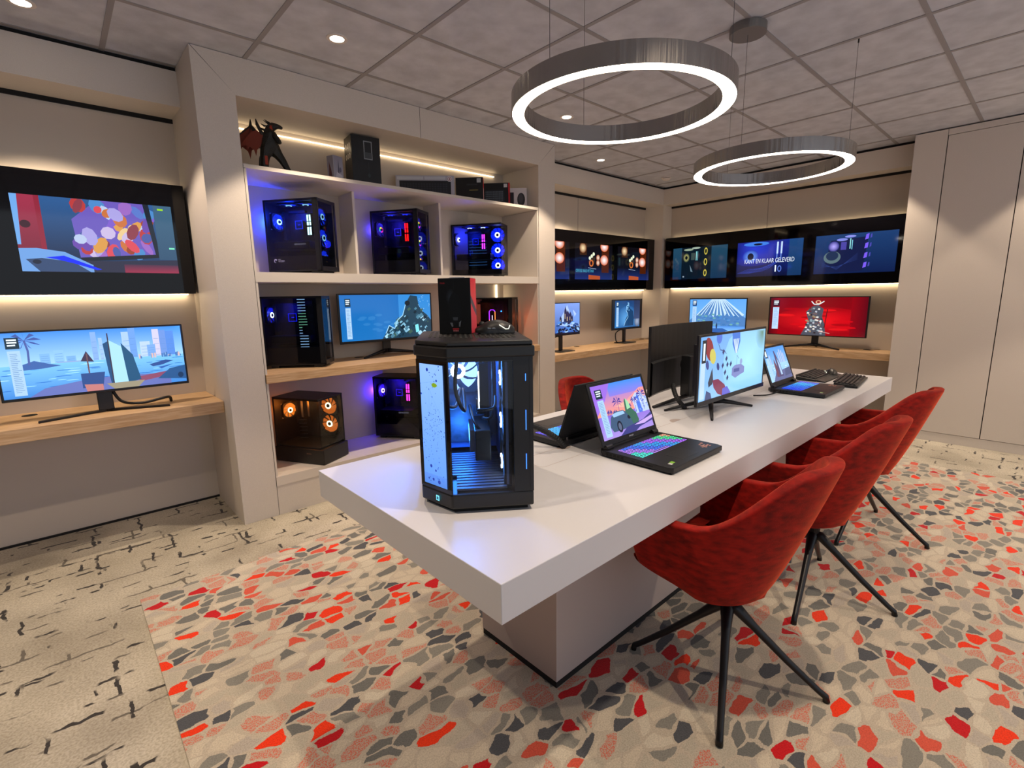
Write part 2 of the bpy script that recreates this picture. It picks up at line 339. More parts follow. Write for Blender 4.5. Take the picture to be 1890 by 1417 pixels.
# ---------------------------------------------------------------- the room
ZC = 2.703; OX, OY = .9748, 3.0077
YW, XW = 3.893, 6.208            # wall planes
YS, XS = 3.62, 5.997             # soffit faces
struct(box('floor', -3, 6.6, -3, 4.0, -.06, 0, M_floor))
ceil = struct(box('ceiling', -3, 6.6, -3, 4.0, ZC, ZC+.06, M_ceil))
g = MB()
for i in range(-7, 10): g.box(OX+.6*i-.012, OX+.6*i+.012, -3, 3.9, ZC-.0035, ZC+.001)
for j in range(-1, 11): g.box(-3, 6.5, OY-.6*j-.012, OY-.6*j+.012, ZC-.003, ZC+.001)
struct(g.build('ceiling_grid', M_tbar, ceil))
struct(box('wall_left', -3, 6.6, YW, 4.0, 0, ZC, M_back))
struct(box('wall_back', XW, 6.6, 1.0, YW, 0, ZC, M_back))
struct(box('wall_light_block', -3.1, -3, -3, 4.0, 0, ZC, mat('light_block_dark', '3E3A38', .8)))  # unseen dark wall added to block ambient light from this side
def soffit(name, x0, x1, y0, y1, gx=None):
    o = struct(box(name, x0, x1, y0, y1, 2.486, 2.678, M_panel))
    struct(box(name+'_gap', x0, x1, y0+(.02 if gx is None else .0), y1, 2.678, 2.7025, M_gap, o)); return o
soffit('trim_1', -3, .706, YS, YW)
soffit('trim_2', 3.53, XS, YS, YW)
o = struct(box('trim_3', XS, XW, 1.0316, YW, 2.486, 2.678, M_panel)); struct(box('trim_3_gap', XS+.02, XW, 1.04, YW, 2.678, 2.7025, M_gap, o))
struct(box('trim_4', XS, XW, YS, YW, 0, 2.486, M_panel))
g = MB().box(-3, .706, YW-.012, YW, 2.462, 2.486).box(3.53, XS, YW-.012, YW, 2.462, 2.486).box(XW-.012, XW, 1.04, YS, 2.462, 2.486)
g.box(-3, .706, YW-.012, YW, 0, .012).box(3.53, XS, YW-.012, YW, 0, .012)
g.box(4.62, 4.623, YW-.001, YW, 2.06, 2.46).box(XW-.001, XW, 2.4, 2.403, 2.06, 2.46)
struct(g.build('trim_5', M_gap))

# downlights
def downlight(x, y, label=None, w=1.0):
    t = thing('recessed_downlight', label or 'unseen round recessed ceiling spotlight outside the view', 'ceiling light', (x, y, ZC), 0, 'recessed ceiling spotlights')
    MB().ring((0, 0, 0), .036, .052, -.005, .0, 32).build('trim_ring', M_trimw, t, smooth=False)
    MB().cyl((0, 0, -.003), .037, .002, 24).build('lamp_disc', M_spotd, t)
    l = bpy.data.lights.new('bulb', 'SPOT'); l.energy = SPOT_W*w; l.spot_size = math.radians(98); l.spot_blend = .22; l.shadow_soft_size = .03; l.color = (1, .80, .60)
    lo = bpy.data.objects.new('bulb', l); COL.objects.link(lo); lo.parent = t; lo.location = (0, 0, -.012)
    return t
downlight(.0748, 3.3077, 'recessed ceiling spotlight at the left edge, over the big wide monitor', .85)
downlight(1.2748, 2.7077, 'recessed ceiling spotlight over the left half of the bookcase, the nearest whole one')
downlight(3.0748, 2.7077, 'recessed ceiling spotlight seen through the opening of the near ring lamp')
downlight(4.2748, 3.3077, 'recessed ceiling spotlight just below and right of the near ring lamp, by the far alcove')
downlight(5.4748, 1.5077, 'recessed ceiling spotlight peeking over the far rim of the far ring lamp')
for x, y in ((5.4748, -.2923), (4.2748, -.8923), (1.2748, .3077), (-.5252, 1.5077), (2.4748, -.8923)): downlight(x, y)  # unseen; first matches the cupboard's scallop, the rest added to light the room
# smoke detector
t = thing('smoke_detector', 'small round white smoke detector on the ceiling in the far corner', 'smoke detector', (5.49, 3.29, ZC))
MB().cyl((0, 0, -.012), .055, .012, 32).cyl((0, 0, -.034), .036, .016, 32, .05).build('housing', M_trimw, t)
MB().cyl((0, 0, -.018), .041, .006, 32).build('vent_gap', M_gap, t)

# carpet area
rug = MB().prism([(.125, -3), (4.94, -3), (4.94, 2.755), (.64, 2.755), (.64, 2.735), (.125, 2.735)], 0, .004).build('patterned_carpet', M_rug)
tag(rug, 'cream carpet area with grey, orange and red pebble blotches under the white table', 'rug')

# ---------------------------------------------------------------- cabinet on the right
cab = thing('wall_cupboard', 'tall beige built-in cupboard with plain handleless doors right of the far alcove', 'cupboard', (5.76, 0, 0))
box('carcass', .02, .84, -3, 1.0316, 0, 2.69, M_gap, cab)
box('side_panel', 0, .44, .812, 1.0316, 0, 2.69, M_panel, cab)
box('top_rail', 0, .02, -3, .809, 2.641, 2.69, M_panel, cab)
box('plinth', .004, .02, -3, .809, 0, .082, M_panel, cab)
y = .809
for k in range(8):
    box('door', 0, .02, max(y-.467, -3), y-.0035, .086, 2.637, M_panel, cab); y -= .47
# ---------------------------------------------------------------- bookcase
bc = thing('bookcase', 'big beige built-in display bookcase with thick frame, shelves and an oak middle shelf', 'bookcase', (0, 0, 0))
BX0, BX1, BY = .706, 3.53, 3.251
box('frame_post', BX0, .909, BY, YW, 0, 2.7, M_panel, bc)
box('frame_post', 3.316, BX1, BY, YW, 0, 2.7, M_panel, bc)
box('header', .909, 3.316, BY, YW, 2.497, 2.7, M_panel, bc)
MB().add([(BX0, BY-.0006, 2.7), (BX0+.004, BY-.0006, 2.7), (.911, BY-.0006, 2.497), (.909, BY-.0006, 2.499)], [(0, 1, 2, 3)]).build('mitre_joint', M_gap, bc)
MB().add([(BX1, BY-.0006, 2.7), (BX1-.004, BY-.0006, 2.7), (3.314, BY-.0006, 2.497), (3.316, BY-.0006, 2.499)], [(3, 2, 1, 0)]).build('mitre_joint', M_gap, bc)
box('panel_joint', 2.112, 2.1145, BY-.0006, BY, 2.497, 2.7, M_gap, bc)
box('panel_joint', .9095, .9115, BY-.0006, BY, 0, 2.13, M_gap, bc)
box('panel_joint', 3.3135, 3.3155, BY-.0006, BY, 0, 2.13, M_gap, bc)
box('back_panel', .909, 3.316, 3.73, YW, 0, 2.497, M_back, bc)
box('side_lining', .912, .925, BY+.003, 3.73, .255, 2.115, M_shelfl, bc)
box('side_lining', 3.301, 3.3135, BY+.003, 3.73, .255, 2.115, M_shelfl, bc)
box('shelf', .912, 3.3135, BY+.002, 3.73, 2.118, 2.14, M_shelfl, bc)
box('divider', 1.676, 1.694, 3.50, 3.73, 1.534, 2.118, M_shelfl, bc)
box('divider', 2.415, 2.433, 3.50, 3.73, 1.534, 2.118, M_shelfl, bc)
box('shelf', .912, 3.3135, BY, 3.73, 1.475, 1.534, M_shelfl, bc)
box('oak_shelf', .912, 3.3135, BY-.012, 3.73, .86, .915, M_wood, bc, .002)
box('shelf', .912, 3.3135, BY-.004, 3.73, .195, .255, M_shelfl, bc)
box('base_panel', .9115, 3.3135, BY, 3.73, 0, .195, M_panel, bc)
MB().box(.93, 3.20, 3.714, 3.722, 2.459, 2.465).build('led_strip', M_led2, bc)
MB().box(3.20, 3.208, 3.712, 3.728, 1.22, 1.474).build('led_strip', M_led2, bc)
MB().cyl((1.72, 3.66, .9152), .035, .001, 24).build('cable_grommet', M_dark, bc)
# ---------------------------------------------------------------- oak counters in the alcoves
def counter(name, pts, label, m, gro):
    t = thing(name, label, 'counter')
    MB().prism(pts, .69, .76).build('worktop', m, t, .002)
    for x, y in gro: MB().cyl((x, y, .7602), .033, .0015, 24).build('cable_grommet', M_gap, t)
    return t
counter('wall_counter', [(-3, 3.415), (.704, 3.415), (.704, YW-.002), (-3, YW-.002)], 'light oak wall counter in the left alcove under the big wide monitor', M_wood, [(-.17, 3.79)])
counter('wall_counter', [(3.532, 3.44), (5.85, 3.44), (5.85, 3.618), (5.99, 3.618), (5.99, YW-.002), (3.532, YW-.002)], 'light oak wall counter in the alcove right of the bookcase, under two small monitors', M_wood, [(4.55, 3.84), (5.86, 3.80)])
counter('wall_counter', [(5.852, 1.034), (XW-.002, 1.034), (XW-.002, 3.616), (5.852, 3.616)], 'light oak wall counter along the far wall carrying the red and the mountain monitors', M_woody, [(6.15, 1.30), (6.12, 2.95)])

# ---------------------------------------------------------------- pictures for the displays
R = random.Random(5)
def pic_tower(w, h, hue, seed, text=None, flip=False):
    """close view of a computer interior: fans, pump, memory bars"""
    p = Pic(w, h); r = random.Random(seed)
    if hue == 'blue':
        p.grad(0, 0, 1, 1, '0A1030', '152A8C'); p.glowell(.25, .8, .5, .5, '2A3CD0', '14207C'); p.grad(.8, 0, 1, 1, '14345E', '1C4478')
        p.ell(.3, .93, .2, .06, '3E7DE0'); p.ell(.33, .92, .07, .03, '101430'); p.glowell(.22, .58, .13, .2, '6FA8FF', '1C2FB0'); p.ell(.22, .58, .05, .1, '0B1030')
        for k in range(7): p.line([(.02+.03*k, .1), (.2+.04*k, .22-.01*k), (.5+.03*k, .2+.05*k), (.72, .5)], .006, '2E48B8')
        for k in range(2): p.rect(.62+.06*k, .62, .645+.06*k, .95, 'BFD8FF'); p.rect(.625+.06*k, .5, .635+.06*k, .62, '7FA8FF')
        p.rect(.61, .12, .63, .3, 'E8F0FF'); p.ell(.68, .2, .03, .09, '5A78D8'); p.ell(.68, .2, .018, .06, '101848')
    elif hue == 'teal':
        p.grad(0, 0, 1, 1, '12304E', '20465E'); p.rect(.17, 0, .62, 1, '0A1824'); p.rect(.55, 0, .72, 1, '101A22')
        p.ell(.3, .93, .09, .035, '8FA08A'); p.ell(.44, .97, .08, .03, '9FB0A0'); p.glowell(.26, .68, .06, .14, 'C9C27A', '2A3A30'); p.ell(.26, .68, .025, .06, '0A1418')
        p.rect(.35, .6, .42, .82, '3A4A48'); p.rect(.44, .58, .452, .86, '8FE0E0'); p.rect(.465, .58, .475, .86, '6FC0D0')
        for v in (.85, .52, .18): p.ell(.62, v, .03, .11, 'C9B84A'); p.ell(.62, v, .017, .07, '141A1A')
        p.poly([(.33, .45), (.37, .3), (.39, .22), (.35, .24)], '6A8090'); p.rect(.2, .06, .23, .1, '8FA0B0')
    elif hue == 'violet':
        p.grad(0, 0, 1, 1, '0E1E4A', '1B3C6E'); p.poly([(.12, .02), (.62, .05), (.66, .9), (.2, .85)], '141C44')
        p.ell(.34, .86, .07, .035, '7E88E0'); p.ell(.44, .93, .07, .03, '8A90E8'); p.glowell(.24, .7, .07, .13, 'B4A8FF', '2A2C80'); p.ell(.23, .42, .11, .16, '5A7078'); p.ell(.23, .46, .08, .12, '203050')
        p.rect(.33, .6, .4, .8, '4A44A0'); p.rect(.44, .62, .452, .88, '9AE8E8'); p.rect(.465, .6, .475, .84, '7AC8E0')
        for k in range(5): p.line([(.1, .3-.03*k), (.3, .1+.02*k), (.55, .5-.04*k)], .006, '2A3A78')
        for v in (.12, .36, .6, .82): p.poly([(.62, v), (.66, v+.02), (.665, v+.15), (.63, v+.13)], '7A5CF0'); p.poly([(.68, v+.03), (.7, v+.05), (.7, v+.14), (.685, v+.13)], '4A48B0')
    else:  # warm bokeh
        p.grad(0, 0, 1, 1, '0A0C1C', '0C0A10'); p.grad(.0, 0, 1, .35, '1C2C6A', '0A0E20')
        p.rect(.12, .68, .3, 1, '3A2010'); p.glowell(.2, .87, .09, .14, 'FFE2B0', '6A3010')
        p.poly([(.7, .2), (.9, .2), (.9, 1), (.7, 1)], '4A1C08')
        for v in (.95, .56): p.glowell(.77, v, .11, .15, 'FFFFFF', 'D05A18')
        for v in (.62, .48): p.glowell(.6, v, .05, .09, 'FFE8D0', '9A4210')
        p.poly([(.34, .5), (.42, .66), (.52, .62), (.5, .45), (.42, .4)], '3A2A20')
        for k in range(3): p.ell(.38+.05*k, .6+.06*k, .03, .05, 'E8F0D0')
        p.ell(.42, .46, .06, .1, 'C86A30'); p.ell(.42, .46, .03, .06, '201010'); p.poly([(.35, 0), (.66, 0), (.66, .1), (.35, .13)], 'B0502A')
        p.line([(.34, .33), (.55, .3)], .012, 'A8B8D8')
    if text: p.text(text, *(.13, .38, .76, .125) if not flip else (.02, .2, .46, .085), 'EAF4FF' if not flip else '4FB8D8', -.004, .0, flip)
    return p
def pic_game():
    p = Pic(.70, .395); p.grad(0, 0, 1, 1, '1A2E52', '2E5C96'); p.rect(.0, 0, .27, 1, '8E2238'); p.grad(.0, 0, .14, 1, '6A1A2C', 'A0304A')
    p.poly([(0, .35), (.02, .35), (.04, 1), (0, 1)], '6FA8E8'); p.ell(.06, .62, .03, .05, '3A1420'); p.rect(.13, .2, .2, 1, '8E2238'); p.grad(.16, .2, .55, 1, '1C2A4A', '2C5A92')
    p.poly([(.35, .2), (.33, .72), (.5, 1), (.82, 1), (.88, .28), (.6, .22)], '6A58B8')
    r = random.Random(11)
    cols = ['7C5AC8', 'C8703A', '5A78C8', 'B83A3A', 'C8B8E0', '9A68C0', 'D89A48', '4A88C8', '8A3A48', 'B8C8E8', '6A48A8', 'D84A58', '4A5AA0', 'A8A0E0', 'E8C890', '9A4028']
    for k in range(46):
        u = .36+.5*r.random(); v = .25+.68*r.random(); p.ell(u, v, .02+.03*r.random(), .05+.08*r.random(), cols[k % 16], 9, r.uniform(-.8, .8))
    p.poly([(.85, .25), (.88, .25), (.84, 1), (.8, 1)], '16202E'); p.grad(.87, .2, 1, 1, '30506E', '3E6480'); p.rect(.9, .93, .94, .955, '9CE01C'); p.rect(.95, .36, .99, .385, '7CE8C0')
    p.poly([(.35, .2), (.6, .24), (.87, .28), (.87, .23), (.6, .18), (.35, .15)], '141A26'); p.poly([(.3, 0), (1, 0), (1, .2), (.55, .16), (.3, .16)], '2A2A40'); p.grad(.62, 0, 1, .12, '9A2A48', '4A2A44')
    p.poly([(0, 0), (.42, 0), (.42, .1), (.26, .27), (.1, .31), (0, .3)], '6FA0E0'); p.poly([(.1, 0), (.4, 0), (.3, .14), (.12, .18), (.03, .16)], '34486E'); p.poly([(.14, .19), (.25, .22), (.36, .13), (.47, .04), (.44, .03), (.3, .12), (.2, .17)], '0A28FF'); p.ell(.09, .13, .025, .03, '1C2236')
    return p
def pic_bay():
    p = Pic(.79, .335); p.grad(0, .45, 1, 1, 'A8D8FF', '3E8CF0'); p.grad(0, 0, 1, .5, '3E86D8', '7CC4FA')
    for u, w, h, c in ((.2, .05, .16, '7EB4EC'), (.27, .05, .2, '8CC0F4'), (.33, .05, .1, '7EB4EC'), (.47, .03, .46, '86AEEA'), (.51, .02, .36, '9CC0F0'), (.64, .05, .44, 'A8C8F6'), (.68, .04, .5, '6C9EE8'), (.74, .06, .26, 'B8D0F4'), (.82, .04, .46, 'D0CCE8'), (.86, .04, .44, '6E94DC'), (.9, .05, .42, '5A8CE0'), (.78, .05, .2, '7AA8EC')):
        p.rect(u, .5, u+w, .5+h, c)
        for k in range(4): p.rect(u+w*.12, .52+h*.2*k, u+w*.88, .525+h*.2*k, '5C8CCB')
    for k in range(26): u = .72+R.random()*.26; p.rect(u, .47, u+.01, .5+R.random()*.06, R.choice(['4A78B8', 'D8B8B8', '8CB0E0']))
    p.poly([(.05, .47), (.1, .5), (.17, .56), (.24, .5), (.3, .46), (.2, .43), (.08, .42)], '3C62A8'); p.rect(.28, .5, .42, .515, '8FA8D8')
    p.line([(.145, .5), (.15, .72), (.14, .88)], .025, '4A5CA0')
    for a in range(9):
        t = a*2*PI/9+.2; p.poly([(.14, .88), (.14+.05*math.cos(t), .9+.11*math.sin(t)), (.14+.085*math.cos(t), .86+.12*math.sin(t)), (.14+.05*math.cos(t), .86+.09*math.sin(t))], '3E56A0')
    for k in range(60):
        u, v = R.random(), .08+.38*R.random(); p.ell(u, v, .02+.03*R.random(), .006, R.choice(['B8E8FF', '5CA8F0', '2E74CC', '9CDCFF']), 8)
    p.poly([(.78, .36), (.88, .42), (.93, .4), (.86, .34), (.8, .32)], '2E4E92'); p.poly([(.83, .3), (.93, .34), (.85, .27)], '2A5CB0')
    p.poly([(.12, .0), (.2, .12), (.42, .2), (.6, .22), (.75, .2), (.9, .18), (.9, 0)], '6672B8'); p.poly([(.68, .16), (.95, .24), (.95, .17), (.72, .08)], '8A4A68'); p.poly([(.82, .1), (.9, .26), (1, .3), (1, .05)], '27568C'); p.ell(.965, .13, .018, .05, '16365C')
    # moored sailing boat with dark and white sails, and a parasol with towels
    p.poly([(.55, .04), (.54, .3), (.53, .76), (.56, .8), (.585, .3), (.59, .04)], '1C4A78'); p.poly([(.56, .1), (.562, .82), (.63, .7), (.66, .1)], 'A8DCFA'); p.poly([(.645, .08), (.63, .76), (.69, .55), (.72, .12)], '1A5078'); p.rect(.558, .1, .565, .93, '3A2A38'); p.poly([(.52, .1), (.56, .0), (.7, .0), (.74, .1)], '9A9078')
    p.poly([(.4, .5), (.435, .66), (.47, .48)], '3A2C48'); p.rect(.432, .1, .44, .62, '6A4A50'); p.poly([(.39, .3), (.39, .06), (.5, .06), (.52, .3)], '2A4A88'); p.poly([(.4, .12), (.41, 0), (.5, 0), (.5, .1)], 'C07A78')
    p.sidebar(.05, .065, .04, .93); return p
def pic_ridge():
    p = Pic(.79, .345); p.grad(0, 0, 1, 1, '1C6FB8', '0A66B4')
    for k in range(16): p.ell(.2+R.random()*.4, R.random()*.6, .04, .03, '2A78BE', 10)
    p.grad(.62, 0, 1, 1, '3C8CD0', '2A84D0')
    # rocky silhouettes under falling snow
    pts = [(.42, 0), (.46, .12), (.5, .3), (.56, .2), (.6, .42), (.66, .52), (.7, .78), (.76, .98), (.84, .96), (.86, .72), (.9, .6), (.96, .5), (1, .38), (1, 0)]
    p.poly(pts, '1C3C50')
    for k in range(70):
        u = .46+R.random()*.5; vm = .1+.8*max(0, 1-abs(u-.8)/.32)*.9; v = R.random()*vm
        s = .012+.03*R.random(); p.poly([(u, v), (u+s, v+s*1.5), (u+s*.4, v+s*3.2), (u-s*.6, v+s*1.4)], R.choice(['7CB4D0', '0E2230', '2E5468', 'A4D4EA', '16303E', '4A7C94', '3C5A50']))
    p.line([(.46, .12), (.5, .3), (.56, .22), (.6, .42), (.66, .52), (.7, .78)], .02, '9CD0EE'); p.ell(.72, .8, .03, .06, '0C1A24'); p.poly([(.8, .28), (.84, .3), (.85, .12), (.81, .1)], '7FE0F0')
    for k in range(20): p.ell(.85+R.random()*.14, .4+R.random()*.6, .003, .008, 'C8ECFF', 6)
    p.sidebar(.05, .055, .05, .92); return p
def pic_castle():
    p = Pic(.52, .33); p.grad(0, 0, 1, 1, '2A56A8', '7FA0E8'); p.poly([(.3, .3), (.6, .95), (.72, .6), (.8, .78), (1, .5), (1, .2)], 'A8C4F0'); p.poly([(.5, .3), (.74, .9), (.84, .55), (1, .85), (1, .3)], '6F98E0')
    for u, b, h, w in ((.55, .5, .4, .05), (.62, .42, .36, .07), (.7, .45, .28, .05), (.4, .4, .2, .04), (.76, .4, .22, .03)): p.poly([(u-w, b-.1), (u-w*.8, b+h*.6), (u, b+h), (u+w*.8, b+h*.6), (u+w, b-.1)], '1A2C4C'); p.rect(u-w*.4, b, u-w*.1, b+h*.4, 'C8B890')
    for k in range(26): u = .3+R.random()*.7; p.ell(u, .05+.35*R.random(), .06, .04, R.choice(['4A86D8', '9CC8FF', '2A5090', '16305A']), 9, R.uniform(-.8, .8))
    for k in range(30): p.ell(.3+R.random()*.7, .02+R.random()*.2, .03, .03, '10182E', 7)
    p.rect(0, 0, 1, .05, '141428'); return p
def pic_mist():
    p = Pic(.53, .33); p.grad(0, 0, 1, 1, '2A6CA8', '14386C'); p.glowell(.5, .3, .45, .5, '5AA0DC', '1C5490')
    p.poly([(.38, .05), (.42, .3), (.5, .45), (.46, .6), (.52, .85), (.6, .7), (.72, .6), (.76, .3), (.74, .05)], '123C66'); p.line([(.36, .06), (.42, .22), (.52, .38), (.5, .52), (.44, .62), (.46, .8)], .02, 'A0D4F8')
    for k in range(14): p.ell(.46+.1*R.random(), .62+.3*R.random(), .02, .02, '8CC4F0', 6)
    p.glowell(.9, .2, .12, .2, '9CA8C0', '4A5C7C'); p.grad(.75, .3, 1, 1, '3A4A70', '1C2C50'); p.sidebar(.05, .09, .05, .95); return p
def pic_peak():
    p = Pic(.70, .40); p.grad(0, 0, 1, 1, '7CB8F8', '5AA0E8'); p.poly([(0, .35), (.3, .78), (.42, 1), (.62, 1), (.78, .72), (1, .45), (1, 0), (0, 0)], '4A7CB8')
    for k in range(12):
        u = .4+.02*k; p.poly([(u, 1), (u+.02, 1), (.12+.075*k+.03, .45+.2*R.random()), (.12+.075*k, .5)], 'C0DCFA')
    for k in range(60): p.ell(.1+R.random()*.8, .2+.35*R.random(), .03, .025, R.choice(['5A94C8', '3A74B4', '6CA8A8', '4A84C8']), 8)
    p.grad(0, 0, 1, .2, '8CC8FF', '4A8CE0'); p.poly([(.3, .06), (.42, .12), (.62, .13), (.72, .06), (.6, .0), (.35, .0)], '2A5CA8'); p.poly([(.5, .12), (.495, .22), (.51, .3), (.525, .22), (.52, .12)], '1A3058'); p.sidebar(.05, .08, .1, .97, '1A3A6A'); return p
def pic_red():
    p = Pic(.92, .40); p.grad(0, 0, 1, 1, '9A0210', '7A0410'); p.glowell(.55, .4, .5, .35, 'E80A18', '9A0412'); p.hgrad(.85, 0, 1, 1, '8A0412', '5A0614'); p.hgrad(0, 0, .1, 1, '4A0410', '8A0412')
    for k in range(14): p.ell(.15+R.random()*.7, .1+R.random()*.6, .1, .03, R.choice(['C80614', 'D81018', 'A00410']), 12)
    # a weathered rock spire with a crescent and pale banners
    p.poly([(.36, .0), (.4, .2), (.43, .4), (.4, .62), (.46, .76), (.52, .8), (.58, .7), (.57, .5), (.6, .3), (.62, 0)], '4A4C58')
    for k in range(60):
        v = .04+R.random()*.68; u = .49+(R.random()-.5)*(.18-.06*v); s = .012; p.poly([(u-s, v), (u+s, v-s), (u+s*1.2, v+s*2.4), (u-s*.4, v+s*3)], R.choice(['B8BCC8', '6C5A5C', '8CA0A8', '2A2024', 'E0D8D0', '6A2A2A', '9C8468']))
    p.line([(.45, .9), (.48, .82), (.53, .82), (.58, .9)], .025, 'D8E4E8'); p.ell(.52, .88, .028, .045, 'E8B890'); p.ell(.52, .88, .018, .028, '8A0412'); p.line([(.6, .2), (.62, .7)], .02, '501018'); p.line([(.55, .12), (.66, .06)], .012, 'E8A8A0')
    p.sidebar(.03, .075, .14, .94, '3A1424', 'B8D4FA'); return p
def pic_sunset():
    p = Pic(.345, .215); p.grad(0, .4, 1, 1, 'F89A78', '6A74E8'); p.grad(.3, .75, 1, 1, '8A7CE0', '3E8CF0'); p.poly([(0, .45), (0, 1), (.35, 1), (.2, .7)], '9A6CE0'); p.grad(0, 0, 1, .42, 'A890E0', '8A6CD8'); p.poly([(.35, .55), (1, .7), (1, .62), (.5, .5)], 'F8B0A0'); p.poly([(.6, .62), (.9, .8), (1, .8), (1, .72), (.7, .6)], 'F09A9A')
    p.poly([(.72, .32), (.7, .62), (.8, .72), (.86, .7), (.9, .74), (.95, .62), (1, .6), (1, .32)], 'B8CCF8'); p.poly([(.78, .32), (.77, .62), (.84, .68), (.86, .32)], '4A74E0')
    for k in range(24): u, v = .7+.28*R.random(), .34+.3*R.random(); p.rect(u, v, u+.02, v+.03, R.choice(['7C9CF0', 'E8E4FA', '5A70D8']))
    for (u, v, s) in ((.4, .62, .12), (.9, .66, .13), (.22, .46, .07), (.32, .44, .06), (.72, .58, .09), (.6, .5, .06)):
        p.line([(u, .36), (u+.01, v)], .012, '54449A')
        for a in range(9):
            t = a*2*PI/9; p.poly([(u, v), (u+s*.5*math.cos(t), v+s*.8*math.sin(t)+.02), (u+s*.85*math.cos(t), v+s*.95*math.sin(t)-.03), (u+s*.45*math.cos(t), v+s*.5*math.sin(t)-.01)], '4A3C98')
    p.poly([(.16, .2), (.2, .36), (.3, .46), (.46, .45), (.56, .36), (.6, .3), (.6, .14), (.4, .1), (.2, .1)], '3E5878'); p.poly([(.24, .42), (.32, .44), (.46, .44), (.48, .38), (.26, .36)], '9CC4E8'); p.ell(.33, .17, .05, .11, '141C30'); p.ell(.33, .17, .03, .07, '5A6480'); p.ell(.54, .3, .03, .04, '141C30')
    p.poly([(.5, .4), (.52, .6), (.54, .66), (.57, .6), (.62, .46), (.7, .34), (.72, .2), (.66, .08), (.6, .1), (.56, .3)], '3A6858'); p.poly([(.54, .44), (.555, .66), (.6, .58), (.62, .46)], '9CD8A8'); p.poly([(.3, 0), (.45, .12), (.8, .18), (1, .28), (1, .12), (.7, .06), (.6, 0)], '3A3C80')
    p.poly([(.6, .12), (.75, .16), (1, .22), (1, .16), (.8, .1)], 'C8A8F0'); p.sidebar(.04, .12, .04, .92); return p
def pic_float():
    p = Pic(.755, .315); p.grad(0, 0, 1, 1, '8CC0F8', '6FA8E8'); p.glowell(.72, .5, .4, .7, 'A8E4FA', '8CC8F8'); p.glowell(.95, .95, .12, .3, '5C8470', '8CC8E8')
    p.ell(.12, .8, .05, .2, '8A3038', 16, .5); p.ell(.17, .68, .04, .13, 'C8C060', 12, .5); p.ell(.25, .96, .04, .1, '4A70D0', 14, .4); p.ell(.1, .56, .02, .08, '3A4888', 10, .4); p.ell(.25, .5, .018, .07, '2E4080', 10, .5)
    p.poly([(.44, 1), (.56, 1), (.57, .85), (.53, .66), (.5, .66), (.45, .82)], '3E74D0'); 
    for k in range(4): p.poly([(.46+.025*k, .9), (.475+.025*k, .9), (.515+.004*k, .66), (.505+.004*k, .66)], 'C8DCF8')
    p.poly([(.12, .28), (.17, .5), (.19, .3), (.18, .24), (.13, .2)], '3A4050'); p.poly([(.18, .3), (.26, .3), (.36, .18), (.42, .0), (.34, .0), (.26, .06), (.2, .18)], '7A3050'); p.poly([(.33, .12), (.4, .14), (.46, .02), (.42, 0), (.33, 0)], '5A5CC8')
    # small drifting kites and a floating cottage
    for u, v in ((.3, .72), (.35, .6), (.37, .5), (.3, .5), (.34, .38), (.38, .28), (.42, .5)): p.poly([(u, v), (u+.02, v+.05), (u+.035, v), (u+.015, v-.05)], '2A3468')
    p.line([(.24, .86), (.27, .76), (.33, .74), (.36, .68)], .012, '2A3870'); p.poly([(.46, .3), (.46, .42), (.5, .46), (.6, .46), (.66, .4), (.66, .3), (.6, .28), (.52, .24)], '7A86C0'); p.rect(.49, .34, .58, .4, '4A5898'); p.line([(.53, .46), (.53, .62), (.56, .56)], .01, '6A88B0'); p.ell(.6, .5, .02, .05, '8CA0D0')
    p.rect(.01, .04, .07, .62, 'B8D4FA'); p.rect(.02, .6, .075, .95, '16222E'); p.rect(.035, .64, .06, .9, 'E8F4FF'); p.poly([(.08, .0), (.1, .16), (.16, .1), (.18, 0)], '3A4878'); return p
def pic_tide():
    p = Pic(.345, .215); p.grad(0, 0, 1, 1, 'A8D8FA', '3E92F0')
    for u, h in ((.12, .2), (.2, .3), (.62, .34), (.7, .42), (.78, .38), (.84, .3)): p.rect(u, .48, u+.05, .48+h, 'B8C4EC'); p.rect(u+.03, .48, u+.05, .48+h, '8CA8E0')
    p.grad(.0, .2, 1, .5, '8CC0F8', 'A0D0FA')
    for k in range(30): p.ell(R.random(), .2+.28*R.random(), .05, .008, R.choice(['D8F0FF', '6FA8E8']), 8)
    p.poly([(.1, 0), (.3, .26), (.8, .3), (1, .2), (1, 0)], '5A6494'); p.poly([(.4, .1), (.42, .5), (.44, .9), (.48, .88), (.58, .5), (.6, .1)], '4A4470'); p.poly([(.5, .15), (.5, .66), (.56, .5), (.58, .15)], 'A8C8F0'); p.poly([(.3, .12), (.32, .5), (.36, .66), (.42, .4), (.4, .1)], '6A4058'); p.poly([(.66, .08), (.75, .3), (.98, .32), (1, .1)], '44507C')
    p.rect(.02, .72, .14, .96, '16222E'); p.rect(.04, .75, .12, .92, 'D8ECFF'); p.rect(.04, .06, .16, .7, 'A4CCF4'); return p

